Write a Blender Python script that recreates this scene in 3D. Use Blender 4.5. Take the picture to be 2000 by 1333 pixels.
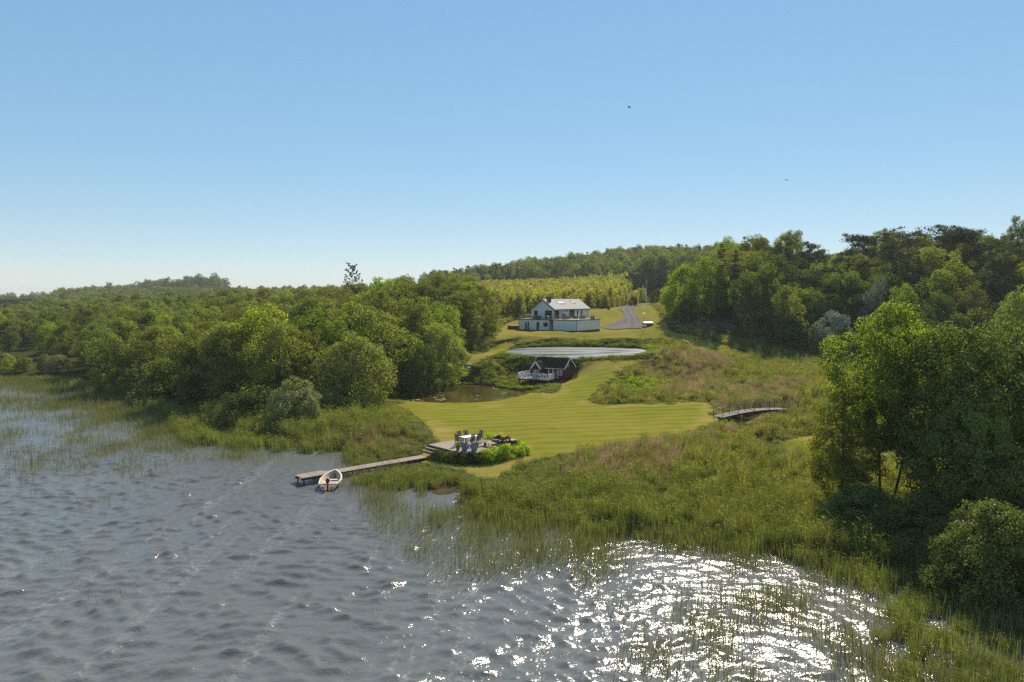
import bpy, bmesh, math, random
import numpy as np
from mathutils import Vector, Matrix

for _o in list(bpy.data.objects):
    bpy.data.objects.remove(_o)
SC = bpy.context.scene
COL = SC.collection

# ------------------------------------------------------------------ camera
FPX, CAMH = 1444.0, 15.0
PITCH = math.atan((666.5 - 583.0) / FPX)
cam_d = bpy.data.cameras.new('camera')
cam_d.sensor_fit = 'HORIZONTAL'
cam_d.sensor_width = 36.0
cam_d.lens = 36.0 * FPX / 2000.0
cam_d.clip_start, cam_d.clip_end = 0.5, 20000.0
cam = bpy.data.objects.new('camera', cam_d)
COL.objects.link(cam)
cam.location = (0, 0, CAMH)
cam.rotation_euler = (math.pi / 2 - PITCH, 0, 0)
SC.camera = cam

# ------------------------------------------------------------------ sky, sun, exposure
SUN_AZ, SUN_EL = math.radians(17.5), math.radians(42.0)
world = bpy.data.worlds.new('World')
SC.world = world
world.use_nodes = True
wn, wl = world.node_tree.nodes, world.node_tree.links
wn.clear()
sky = wn.new('ShaderNodeTexSky')
sky.sky_type = 'NISHITA'
sky.sun_disc = False
sky.sun_elevation = SUN_EL
sky.sun_rotation = SUN_AZ
sky.altitude = 3000.0
sky.air_density = 1.3
sky.dust_density = 0.4
sky.ozone_density = 5.0
wbg = wn.new('ShaderNodeBackground')
wbg.inputs['Strength'].default_value = 0.15
wout = wn.new('ShaderNodeOutputWorld')
wgm = wn.new('ShaderNodeGamma')      # the camera's soft highlight response, the same over the whole sky
wgm.inputs[1].default_value = 0.40
whs = wn.new('ShaderNodeHueSaturation')
whs.inputs['Hue'].default_value = 0.495
whs.inputs['Saturation'].default_value = 1.7
whs.inputs['Value'].default_value = 1.66
wl.new(sky.outputs[0], wgm.inputs[0])
wl.new(wgm.outputs[0], whs.inputs['Color'])
wl.new(whs.outputs[0], wbg.inputs['Color'])
wl.new(wbg.outputs[0], wout.inputs['Surface'])
sun_d = bpy.data.lights.new('sun', 'SUN')
sun_d.energy = 5.0
sun_d.angle = math.radians(0.53)
sun_d.color = (1.0, 0.89, 0.72)
sun = bpy.data.objects.new('sun', sun_d)
COL.objects.link(sun)
SUNV = Vector((math.cos(SUN_EL) * math.sin(SUN_AZ), math.cos(SUN_EL) * math.cos(SUN_AZ), math.sin(SUN_EL)))
sun.location = SUNV * 300
sun.rotation_euler = SUNV.to_track_quat('Z', 'Y').to_euler()
vs = SC.view_settings
SC.display_settings.display_device = 'sRGB'
vs.view_transform = 'Standard'
vs.look = 'None'
vs.exposure = 0.55
vs.gamma = 1.0
vs.use_curve_mapping = False
SC.render.engine = 'CYCLES'
cy = SC.cycles
cy.max_bounces, cy.diffuse_bounces, cy.glossy_bounces = 7, 4, 2
cy.transmission_bounces, cy.transparent_max_bounces, cy.volume_bounces = 3, 4, 1
cy.caustics_reflective = cy.caustics_refractive = False
cy.sample_clamp_indirect = 4.0
cy.sample_clamp_direct = 14.0
cy.use_denoising = False
cy.use_adaptive_sampling = False

rng = np.random.default_rng(7)
random.seed(7)

# ------------------------------------------------------------------ layout helpers
CP, SP = math.cos(PITCH), math.sin(PITCH)
def ray(px, py):
    cx, cyy = (px - 1000.0) / FPX, (666.5 - py) / FPX
    return np.array([cx, CP + cyy * SP, -SP + cyy * CP])
def G(px, py, z=0.0):
    d = ray(px, py); t = (z - CAMH) / d[2]
    return np.array([d[0] * t, d[1] * t, z])
def D(px, py, Y):
    d = ray(px, py); t = Y / d[1]
    return np.array([d[0] * t, Y, CAMH + d[2] * t])

def sdist(poly, x, y):
    """signed distance to a closed polygon, negative inside"""
    poly = np.asarray(poly)[:, :2]
    x = np.asarray(x, float); y = np.asarray(y, float)
    best = np.full(x.shape, 1e18); inside = np.zeros(x.shape, bool)
    n = len(poly)
    for i in range(n):
        ax, ay = poly[i]; bx, by = poly[(i + 1) % n]
        ex, ey = bx - ax, by - ay
        L = ex * ex + ey * ey + 1e-12
        t = np.clip(((x - ax) * ex + (y - ay) * ey) / L, 0, 1)
        best = np.minimum(best, (x - ax - t * ex) ** 2 + (y - ay - t * ey) ** 2)
        c = (ay > y) != (by > y)
        xi = ex * (y - ay) / (ey if abs(ey) > 1e-9 else 1e-9) + ax
        inside ^= c & (x < xi)
    d = np.sqrt(best)
    return np.where(inside, -d, d)
def smooth(a, b, v):
    t = np.clip((v - a) / (b - a), 0, 1)
    return t * t * (3 - 2 * t)
_ns = np.random.default_rng(3)
_nk = [(_ns.normal(size=2), _ns.uniform(0, 6.28)) for _ in range(24)]
def wob(x, y, wl):
    """cheap smooth noise in -1..1 with wavelength wl"""
    s = 0.0
    for k, p in _nk[:10]:
        s = s + np.sin((x * k[0] + y * k[1]) * (3.6 / wl) + p)
    return s / 3.2
def smooth_poly(pts, n=4):
    """Catmull-Rom through a closed list of points"""
    P = np.array([p[:2] for p in pts]); out = []
    m = len(P)
    for i in range(m):
        p0, p1, p2, p3 = P[i - 1], P[i], P[(i + 1) % m], P[(i + 2) % m]
        for k in range(n):
            t = k / n
            out.append(0.5 * ((2 * p1) + (-p0 + p2) * t + (2 * p0 - 5 * p1 + 4 * p2 - p3) * t * t + (-p0 + 3 * p1 - 3 * p2 + p3) * t ** 3))
    return np.array(out)

# ------------------------------------------------------------------ terrain
CTRL = []
for a in [(800, 800, .8), (1000, 800, .8), (1200, 800, .9), (1380, 800, .9), (860, 850, .75), (1000, 850, .75), (1200, 850, .75), (900, 900, .6),
          (1000, 920, .5), (1340, 850, .75), (780, 790, .8), (1030, 772, .9), (1090, 750, 1.25), (1105, 745, 1.4), (1130, 733, 2.2), (1030, 741, 1.0),
          (1160, 705, 4.35), (1200, 730, 3.0), (1300, 707, 4.1), (1150, 760, 1.7), (1250, 760, 1.4), (980, 690, 4.7), (1270, 690, 4.7), (1345, 672, 5.2),
          (1120, 670, 5.05), (1000, 674, 5.0), (1000, 648, 7.0), (1126, 649, 7.0), (1200, 645, 7.1), (1250, 660, 6.3), (1000, 661, 6.4), (1070, 661, 6.45), (1126, 660, 6.5), (1180, 660, 6.5), (940, 700, 4.2), (900, 730, 2.0),
          (1400, 700, 3.0), (1500, 720, 2.0), (1300, 730, 2.3), (1600, 740, 1.6), (1400, 770, 1.2), (1550, 780, 1.0), (1700, 760, 1.2), (1450, 850, .7),
          (1550, 870, .7), (1700, 860, .7), (1900, 850, .8), (1300, 900, .5), (1500, 950, .5), (1700, 1000, .5), (1900, 1050, .6), (2100, 1000, .8)]:
    CTRL.append(G(*a))
for a in [(1240, 635, 195), (1215, 620, 215), (1225, 597, 270), (1180, 612, 225), (1000, 612, 230), (960, 640, 190), (950, 575, 380), (1200, 575, 380), (1230, 588, 310), (1270, 597, 262),
          (1250, 515, 650), (1380, 515, 650), (1100, 533, 620), (950, 555, 600), (880, 570, 600), (1330, 618, 178), (1400, 640, 170), (1440, 655, 165),
          (1470, 670, 160), (1560, 690, 155), (1660, 695, 150), (1800, 700, 145), (2000, 700, 140), (1400, 585, 215), (1500, 569, 205), (1700, 561, 200), (1950, 555, 195), (1300, 612, 200),
          (1500, 530, 260), (1750, 505, 250), (2000, 495, 240), (2300, 500, 220), (1750, 510, 400), (1290, 590, 290)]:
    CTRL.append(D(*a))
CTRL += [np.array(p, float) for p in [(-1.6, 179, 7.0), (5.2, 174.5, 7.0), (12, 170, 6.95), (18, 171, 6.95), (25, 181, 7.05), (-120, 160, 1.5), (-60, 150, 1.5), (-30, 130, 1.2), (-15, 115, .9), (-10, 150, 3.0), (-20, 180, 4.5), (-70, 190, 3.5), (-140, 200, 3),
          (0, 205, 7.5), (-30, 230, 6.5), (-90, 250, 6), (-180, 260, 4), (-40, 300, 9), (-130, 330, 8), (-260, 350, 5), (0, 300, 12), (-120, 450, 10),
          (-300, 500, 6), (0, 450, 19), (-361, 920, 29), (-480, 950, 21), (-610, 1020, 11), (-250, 1000, 22), (-780, 1100, 8), (-1000, 800, 3), (0, 1000, 24), (-2500, 3000, 10), (2500, 3000, 20), (0, 3500, 15),
          (1500, 1000, 25), (800, 500, 30), (1500, 200, 15), (300, 100, 8), (150, 60, 2), (200, 150, 14), (60, 30, .8), (100, -100, 2), (-600, 200, 2), (200, 1300, 30), (-2000, 1000, 4)]]
CTRL = np.array(CTRL)
_C = 5.0
def _phi(r2):
    return np.sqrt(r2 + _C * _C)
def _fit():
    n = len(CTRL); X = CTRL[:, :2]
    A = np.zeros((n + 3, n + 3))
    A[:n, :n] = _phi(((X[:, None] - X[None]) ** 2).sum(-1)) - np.eye(n) * 0.15
    A[:n, n] = 1; A[:n, n + 1:] = X; A[n, :n] = 1; A[n + 1:, :n] = X.T
    return np.linalg.solve(A, np.concatenate([CTRL[:, 2], np.zeros(3)]))
_W = _fit()
def base_z(x, y):
    n = len(CTRL)
    z = _W[n] + _W[n + 1] * x + _W[n + 2] * y
    for i in range(n):
        z = z + _W[i] * _phi((x - CTRL[i, 0]) ** 2 + (y - CTRL[i, 1]) ** 2)
    return z

_shore_px = [(-400, 735), (-150, 738), (0, 742), (110, 745), (150, 752), (200, 768), (300, 792), (375, 812), (425, 845), (500, 862), (600, 872), (690, 884), (740, 897), (775, 915),
             (800, 938), (850, 948), (866, 962), (868, 948), (890, 944), (910, 962), (905, 978), (1000, 1000), (1120, 1022), (1240, 1038), (1340, 1042), (1500, 1074), (1620, 1096), (1690, 1104), (1800, 1130), (1890, 1146), (2000, 1185), (2150, 1245)]
SHORE = [G(*p)[:2] for p in _shore_px]
LAKE = np.array([(-3000, 60), (-900, 150), (-350, 160)] + [tuple(p) for p in SHORE] + [(30, 25), (45, 10), (90, -60), (200, -800), (-3000, -800)])
LOW_LVL, UP_LVL, SIDE_LVL = 0.32, 4.4, 0.18
LOWPOND = smooth_poly([G(*p, LOW_LVL) for p in [(775, 782), (830, 787), (900, 789), (960, 785), (1010, 776), (1033, 768), (1015, 763), (975, 758), (940, 752), (880, 752), (820, 757), (780, 765)]])
UPPOND = smooth_poly([G(*p, UP_LVL) for p in [(985, 692), (1040, 699), (1120, 702), (1200, 700), (1255, 694), (1268, 686), (1240, 681), (1150, 678.5), (1060, 678.5), (1000, 682)]])
SIDEPOND = smooth_poly([G(*p, SIDE_LVL) for p in [(1660, 892), (1740, 882), (1850, 882), (2000, 886), (2150, 895), (2150, 930), (2000, 925), (1880, 916), (1760, 906), (1690, 902)]])
_stream_px = [(1700, 772), (1620, 784), (1560, 797), (1500, 806), (1466, 815), (1440, 828), (1450, 848), (1490, 862), (1560, 895), (1660, 896)]
STREAM = np.array([G(*p, 0.3)[:2] for p in _stream_px])
def line_dist(line, x, y):
    best = np.full(np.shape(x), 1e18)
    for i in range(len(line) - 1):
        ax, ay = line[i]; ex, ey = line[i + 1] - line[i]
        t = np.clip(((x - ax) * ex + (y - ay) * ey) / (ex * ex + ey * ey), 0, 1)
        best = np.minimum(best, (x - ax - t * ex) ** 2 + (y - ay - t * ey) ** 2)
    return np.sqrt(best)
STREAM_W = 0.7

def ground(x, y):
    x = np.asarray(x, float); y = np.asarray(y, float)
    z = base_z(x, y)
    far = smooth(60, 260, np.hypot(x, y))
    z = z + wob(x, y, 9) * 0.05 * (1 + 2 * far) + wob(x + 50, y, 60) * 0.5 * smooth(240, 500, y)
    sl = sdist(LAKE, x, y)
    land = smooth(0.0, 9.0, sl)
    z = np.where(sl > 0, (0.10 + 0.02 * np.minimum(sl, 9)) * (1 - land) + np.maximum(z, 0.25) * land, np.maximum(0.10 + sl * 0.13, -1.6))
    for poly, lvl, w in ((LOWPOND, LOW_LVL, 3.5), (UPPOND, UP_LVL, 5.0), (SIDEPOND, SIDE_LVL, 5.0)):
        s = sdist(poly, x, y)
        k = smooth(0.0, w, s)
        zi = np.where(s > 0, lvl + 0.12 + 0.03 * s, np.maximum(lvl + 0.12 + 0.45 * s, lvl - 0.9))
        z = np.where(s < w, zi * (1 - k) + z * k, z)
    ds = line_dist(STREAM, x, y)
    z = np.where(ds < 2.6, z * smooth(STREAM_W, 2.6, ds) + (1 - smooth(STREAM_W, 2.6, ds)) * np.minimum(z, 0.02), z)
    return z
def g1(x, y):
    return float(ground(np.array([x]), np.array([y]))[0])
_ts = np.concatenate([np.arange(25, 220, 0.4), np.arange(220, 1500, 3.0)])
def hit(px, py):
    """where the sight line through a photograph point meets the ground"""
    d = ray(px, py); t = _ts / d[1]
    gz = ground(d[0] * t, d[1] * t)
    below = np.nonzero(CAMH + d[2] * t < gz)[0]
    if len(below) == 0:
        return np.array([d[0] * t[-1], _ts[-1], gz[-1]])
    i = below[0]
    h0 = CAMH + d[2] * t[max(i - 1, 0)] - gz[max(i - 1, 0)]; h1 = CAMH + d[2] * t[i] - gz[i]
    f = h0 / (h0 - h1) if h0 != h1 else 0
    tt = t[max(i - 1, 0)] * (1 - f) + t[i] * f
    x, y = d[0] * tt, d[1] * tt
    return np.array([x, y, g1(x, y)])
def hits(pts):
    return np.array([hit(*p) for p in pts])

LAWN = smooth_poly(hits([(770, 789), (830, 793), (900, 794), (980, 790), (1040, 779), (1088, 766), (1096, 750), (1103, 744), (1125, 741), (1131, 716), (1142, 707), (1200, 704), (1265, 700), (1230, 715), (1195, 740),
        (1166, 765), (1155, 783), (1172, 790), (1250, 789), (1330, 785), (1375, 786), (1396, 797), (1404, 816), (1380, 835), (1310, 855), (1200, 870), (1090, 890), (1022, 908), (1000, 925), (960, 936),
        (915, 926), (870, 911), (835, 905), (812, 897), (842, 874), (850, 857), (828, 826), (800, 806)]), 3)
LAWN_UP = smooth_poly(hits([(968, 664), (975, 648), (990, 632), (1040, 622), (1150, 606), (1185, 600), (1215, 597), (1245, 595), (1275, 598), (1287, 612), (1300, 625), (1306, 640), (1318, 650), (1360, 657), (1400, 670), (1447, 684), (1442, 692), (1400, 691),
        (1352, 680), (1340, 668), (1290, 661), (1200, 662), (1120, 661), (1060, 658), (1010, 660)]), 3)
LAWN_PATH = smooth_poly(hits([(968, 692), (990, 684), (1004, 676), (1035, 668), (1075, 661), (1065, 656), (1030, 661), (990, 668), (966, 677), (945, 690), (915, 706), (902, 722), (898, 735), (906, 736), (922, 716), (945, 702)]), 3)
LAWN_BR = smooth_poly(hits([(1498, 874), (1530, 862), (1580, 852), (1620, 853), (1640, 866), (1620, 882), (1570, 886), (1520, 892)]), 3)
LAWN_BR2 = smooth_poly(hits([(1535, 812), (1590, 815), (1640, 817), (1640, 825), (1580, 822), (1540, 818)]), 3)
_pn = [G(px, py, LOW_LVL)[:2] for px, py in [(782, 783.5), (830, 788), (900, 790), (960, 786.5), (1010, 777.5), (1036, 769)]]
LAWN_POND = np.array(_pn + [tuple(hit(px, py)[:2]) for px, py in [(1082, 770), (1040, 783), (980, 795), (900, 799), (830, 798), (775, 793)]])
LAWNS = [LAWN, LAWN_UP, LAWN_PATH, LAWN_BR, LAWN_BR2, LAWN_POND]
def lawn_sd(x, y):
    s = sdist(LAWNS[0], x, y)
    for p in LAWNS[1:]:
        s = np.minimum(s, sdist(p, x, y))
    return s
# ------------------------------------------------------------------ mesh and object helpers
def mesh_np(name, V, quads=None, tris=None, mats=(), smooth_shade=False):
    me = bpy.data.meshes.new(name)
    V = np.asarray(V, np.float32)
    loops, starts = [], []
    nq = 0 if quads is None else len(quads); nt = 0 if tris is None else len(tris)
    li = []
    if nq: li.append(np.asarray(quads, np.int32).reshape(-1))
    if nt: li.append(np.asarray(tris, np.int32).reshape(-1))
    li = np.concatenate(li)
    st = np.concatenate([np.arange(nq) * 4, nq * 4 + np.arange(nt) * 3]).astype(np.int32)
    me.vertices.add(len(V)); me.vertices.foreach_set('co', V.reshape(-1))
    me.loops.add(len(li)); me.loops.foreach_set('vertex_index', li)
    me.polygons.add(nq + nt); me.polygons.foreach_set('loop_start', st)
    if smooth_shade:
        me.polygons.foreach_set('use_smooth', np.ones(nq + nt, bool))
    me.update(calc_edges=True)
    for m in mats: me.materials.append(m)
    return me
def link(name, me, parent=None, loc=None, rotz=None):
    o = bpy.data.objects.new(name, me)
    COL.objects.link(o)
    if parent is not None: o.parent = parent
    if loc is not None: o.location = loc
    if rotz is not None: o.rotation_euler = (0, 0, rotz)
    return o
def tag(o, label=None, cat=None, group=None, kind=None):
    if label: o['label'] = label
    if cat: o['category'] = cat
    if group: o['group'] = group
    if kind: o['kind'] = kind
    return o
def empty(name, loc, rotz=0.0, label=None, cat=None, group=None):
    o = link(name, None, None, loc, rotz)
    o.empty_display_size = 0.3
    return tag(o, label, cat, group)

class MB:
    """collects boxes, bars and tubes into one mesh"""
    def __init__(s): s.V = []; s.F = []
    def add(s, vs, fs):
        b = len(s.V); s.V += [tuple(map(float, v)) for v in vs]; s.F += [tuple(b + i for i in f) for f in fs]; return s
    def box(s, x0, x1, y0, y1, z0, z1):
        return s.add([(x0, y0, z0), (x1, y0, z0), (x1, y1, z0), (x0, y1, z0), (x0, y0, z1), (x1, y0, z1), (x1, y1, z1), (x0, y1, z1)],
                     [(3, 2, 1, 0), (4, 5, 6, 7), (0, 1, 5, 4), (1, 2, 6, 5), (2, 3, 7, 6), (3, 0, 4, 7)])
    def bar(s, p, q, w, h=None, up=(0, 0, 1)):
        p, q = Vector(p), Vector(q); h = h or w
        d = (q - p).normalized(); u = Vector(up)
        if abs(d.dot(u)) > .98: u = Vector((0, 1, 0))
        a = d.cross(u).normalized() * w / 2; b = a.cross(d).normalized() * h / 2
        v = [p - a - b, p + a - b, p + a + b, p - a + b, q - a - b, q + a - b, q + a + b, q - a + b]
        return s.add(v, [(0, 1, 2, 3), (7, 6, 5, 4), (0, 4, 5, 1), (1, 5, 6, 2), (2, 6, 7, 3), (3, 7, 4, 0)])
    def tube(s, pts, rad, n=6):
        pts = [Vector(p) for p in pts]; rings = []
        base = len(s.V)
        for i, p in enumerate(pts):
            d = (pts[min(i + 1, len(pts) - 1)] - pts[max(i - 1, 0)]).normalized()
            u = Vector((0, 0, 1)) if abs(d.z) < .9 else Vector((0, 1, 0))
            a = d.cross(u).normalized(); b = d.cross(a)
            r = rad[i] if isinstance(rad, (list, tuple)) else rad
            for k in range(n):
                t = 6.28319 * k / n
                s.V.append(tuple(p + (a * math.cos(t) + b * math.sin(t)) * r))
        for i in range(len(pts) - 1):
            for k in range(n):
                k2 = (k + 1) % n
                s.F.append((base + i * n + k, base + i * n + k2, base + (i + 1) * n + k2, base + (i + 1) * n + k))
        s.F.append(tuple(base + k for k in reversed(range(n))))
        s.F.append(tuple(base + (len(pts) - 1) * n + k for k in range(n)))
        return s
    def lathe(s, prof, c=(0, 0, 0), n=12):
        base = len(s.V)
        for r, z in prof:
            for k in range(n):
                t = 6.28319 * k / n
                s.V.append((c[0] + r * math.cos(t), c[1] + r * math.sin(t), c[2] + z))
        for i in range(len(prof) - 1):
            for k in range(n):
                k2 = (k + 1) % n
                s.F.append((base + i * n + k, base + i * n + k2, base + (i + 1) * n + k2, base + (i + 1) * n + k))
        s.F.append(tuple(base + k for k in reversed(range(n))))
        s.F.append(tuple(base + (len(prof) - 1) * n + k for k in range(n)))
        return s
    def mesh(s, name, mat, sm=False):
        me = bpy.data.meshes.new(name)
        me.from_pydata(s.V, [], s.F); me.update()
        if mat: me.materials.append(mat)
        if sm: me.polygons.foreach_set('use_smooth', np.ones(len(me.polygons), bool))
        return me
    def build(s, name, mat, parent=None, loc=None, rotz=None, sm=False):
        return link(name, s.mesh(name, mat, sm), parent, loc, rotz)

# ------------------------------------------------------------------ materials
def new_mat(name):
    m = bpy.data.materials.new(name); m.use_nodes = True
    nt = m.node_tree; nt.nodes.clear()
    return m, nt.nodes, nt.links
def nd(N, t, **kw):
    n = N.new(t)
    for k, v in kw.items(): setattr(n, k, v)
    return n
def ramp(N, L, fac, stops):
    r = N.new('ShaderNodeValToRGB'); e = r.color_ramp.elements
    while len(e) < len(stops): e.new(0.5)
    for x, (p, c) in zip(e, stops):
        x.position = p; x.color = (*c, 1) if len(c) == 3 else c
    if fac is not None: L.new(fac, r.inputs[0])
    return r.outputs[0]
def noise(N, L, scale, detail=4, rough=.55, vec=None, dist=0.0):
    n = N.new('ShaderNodeTexNoise'); n.inputs['Scale'].default_value = scale; n.inputs['Detail'].default_value = detail
    n.inputs['Roughness'].default_value = rough; n.inputs['Distortion'].default_value = dist
    if vec is not None: L.new(vec, n.inputs['Vector'])
    return n.outputs['Fac']
def coords(N, L, kind='Object', scale=(1, 1, 1), rot=(0, 0, 0)):
    t = N.new('ShaderNodeTexCoord'); m = N.new('ShaderNodeMapping')
    m.inputs['Scale'].default_value = scale; m.inputs['Rotation'].default_value = rot
    L.new(t.outputs[kind], m.inputs['Vector']); return m.outputs['Vector']
def mixc(N, L, fac, a, b, mode='MIX'):
    m = N.new('ShaderNodeMix'); m.data_type = 'RGBA'; m.blend_type = mode
    for v, i in ((fac, 0), (a, 6), (b, 7)):
        if isinstance(v, (int, float)): m.inputs[i].default_value = v
        elif isinstance(v, tuple): m.inputs[i].default_value = (*v, 1)
        else: L.new(v, m.inputs[i])
    return m.outputs[2]
def mth(N, L, op, a, b=None, c=None, clamp=False):
    m = N.new('ShaderNodeMath'); m.operation = op; m.use_clamp = clamp
    for i, v in enumerate((a, b, c)):
        if v is None: continue
        if isinstance(v, (int, float)): m.inputs[i].default_value = v
        else: L.new(v, m.inputs[i])
    return m.outputs[0]
def attr(N, name):
    a = N.new('ShaderNodeAttribute'); a.attribute_name = name; return a
def finish(N, L, color, rough=.6, metal=0.0, spec=.5, bump=None, bstr=.3, bdist=.02):
    p = N.new('ShaderNodeBsdfPrincipled'); o = N.new('ShaderNodeOutputMaterial')
    for v, k in ((color, 'Base Color'), (rough, 'Roughness'), (metal, 'Metallic'), (spec, 'Specular IOR Level')):
        if isinstance(v, (int, float)): p.inputs[k].default_value = v
        elif isinstance(v, tuple): p.inputs[k].default_value = (*v, 1)
        else: L.new(v, p.inputs[k])
    if bump is not None:
        b = N.new('ShaderNodeBump'); b.inputs['Strength'].default_value = bstr; b.inputs['Distance'].default_value = bdist
        L.new(bump, b.inputs['Height']); L.new(b.outputs[0], p.inputs['Normal'])
    L.new(p.outputs[0], o.inputs['Surface'])
    return p
def plain(name, c, rough=.6, var=.25, scale=3.0, metal=0.0, stretch=(1, 1, 1), spec=.5):
    m, N, L = new_mat(name)
    v = coords(N, L, 'Object', stretch)
    f = noise(N, L, scale, 5, .6, v)
    oi = N.new('ShaderNodeObjectInfo')
    f2 = mth(N, L, 'ADD', mth(N, L, 'MULTIPLY', f, .75), mth(N, L, 'MULTIPLY', oi.outputs['Random'], .25))
    col = ramp(N, L, f2, [(.25, tuple(x * (1 - var) for x in c)), (.75, tuple(min(1, x * (1 + var)) for x in c))])
    finish(N, L, col, rough, metal, spec, f, .25, .01)
    return m
LEAF_K = 2.3
def leaf_mat(name, dark, light, trans=.48, tcol=(1.06, 1.15, .42), gloss=.05, var=.3, hue=.02):
    """dark..light: the spread of leaf colours; translucent so that crowns glow against the light"""
    m, N, L = new_mat(name)
    dark, light = tuple(LEAF_K * c for c in dark), tuple(LEAF_K * c for c in light)
    trans = min(.55, trans + .06); gloss *= .12
    geo = N.new('ShaderNodeNewGeometry'); oi = N.new('ShaderNodeObjectInfo')
    col = mixc(N, L, geo.outputs['Random Per Island'], dark, light)
    h = N.new('ShaderNodeHueSaturation')
    L.new(mth(N, L, 'MULTIPLY_ADD', oi.outputs['Random'], 2 * hue, .5 - hue), h.inputs['Hue'])
    r2 = mth(N, L, 'FRACT', mth(N, L, 'MULTIPLY', oi.outputs['Random'], 7.31))
    L.new(mth(N, L, 'MULTIPLY_ADD', r2, 2 * var, 1 - var), h.inputs['Value'])
    L.new(col, h.inputs['Color'])
    df = N.new('ShaderNodeBsdfDiffuse'); L.new(h.outputs[0], df.inputs['Color'])
    tr = N.new('ShaderNodeBsdfTranslucent'); L.new(mixc(N, L, 1.0, h.outputs[0], tcol, 'MULTIPLY'), tr.inputs['Color'])
    mx = N.new('ShaderNodeMixShader'); mx.inputs[0].default_value = trans
    L.new(df.outputs[0], mx.inputs[1]); L.new(tr.outputs[0], mx.inputs[2])
    gl = N.new('ShaderNodeBsdfGlossy'); gl.inputs['Roughness'].default_value = .38; gl.inputs['Color'].default_value = (1, 1, 1, 1)
    m2 = N.new('ShaderNodeMixShader'); m2.inputs[0].default_value = gloss
    L.new(mx.outputs[0], m2.inputs[1]); L.new(gl.outputs[0], m2.inputs[2])
    o = N.new('ShaderNodeOutputMaterial'); L.new(m2.outputs[0], o.inputs['Surface'])
    return m

def ground_mat():
    m, N, L = new_mat('ground_cover')
    v = coords(N, L, 'Object')
    big = noise(N, L, .035, 4, .6, v); mid = noise(N, L, .45, 5, .65, v); fine = noise(N, L, 5.0, 4, .7, v)
    wild = ramp(N, L, mixc(N, L, .5, big, mid), [(.3, (.030, .030, .010)), (.55, (.060, .068, .018)), (.75, (.10, .095, .035))])
    wild = mixc(N, L, fine, wild, (.035, .04, .012))
    # mown lawn: bleached and greener patches, mowing stripes that follow the strip the mower took
    stripe = nd(N, 'ShaderNodeTexWave', wave_type='BANDS', bands_direction='Y')
    sv = coords(N, L, 'Object', (1, 1, 1), (0, 0, math.radians(-13)))
    L.new(sv, stripe.inputs['Vector']); stripe.inputs['Scale'].default_value = .135
    stripe.inputs['Distortion'].default_value = 1.1; stripe.inputs['Detail'].default_value = 2; stripe.inputs['Detail Scale'].default_value = .25
    lawn = ramp(N, L, mixc(N, L, .5, big, mid), [(.34, (.112, .144, .013)), (.5, (.190, .192, .025)), (.66, (.275, .230, .056))])
    st = ramp(N, L, stripe.outputs['Fac'], [(.3, (0, 0, 0)), (.7, (1, 1, 1))])
    lawn = mixc(N, L, mth(N, L, 'MULTIPLY', st, .34), mixc(N, L, .22, lawn, (.07, .10, .006)), (.30, .235, .062))
    lawn = mixc(N, L, mth(N, L, 'MULTIPLY', fine, .4), lawn, (.085, .088, .008))
    dry = attr(N, 'dry')
    lawn = mixc(N, L, dry.outputs['Fac'], lawn, (.31, .22, .075))
    a = attr(N, 'lawn')
    msk = mth(N, L, 'MULTIPLY_ADD', mth(N, L, 'SUBTRACT', mid, .5), .5, a.outputs['Fac'])
    msk = ramp(N, L, msk, [(.42, (0, 0, 0)), (.58, (1, 1, 1))])
    col = mixc(N, L, msk, wild, lawn)
    soil = attr(N, 'soil')
    col = mixc(N, L, soil.outputs['Fac'], col, ramp(N, L, mid, [(.3, (.07, .045, .028)), (.7, (.17, .11, .07))]))
    finish(N, L, col, 1.0, 0, 0.0, mixc(N, L, .5, mid, fine), .6, .06)
    return m

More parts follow.
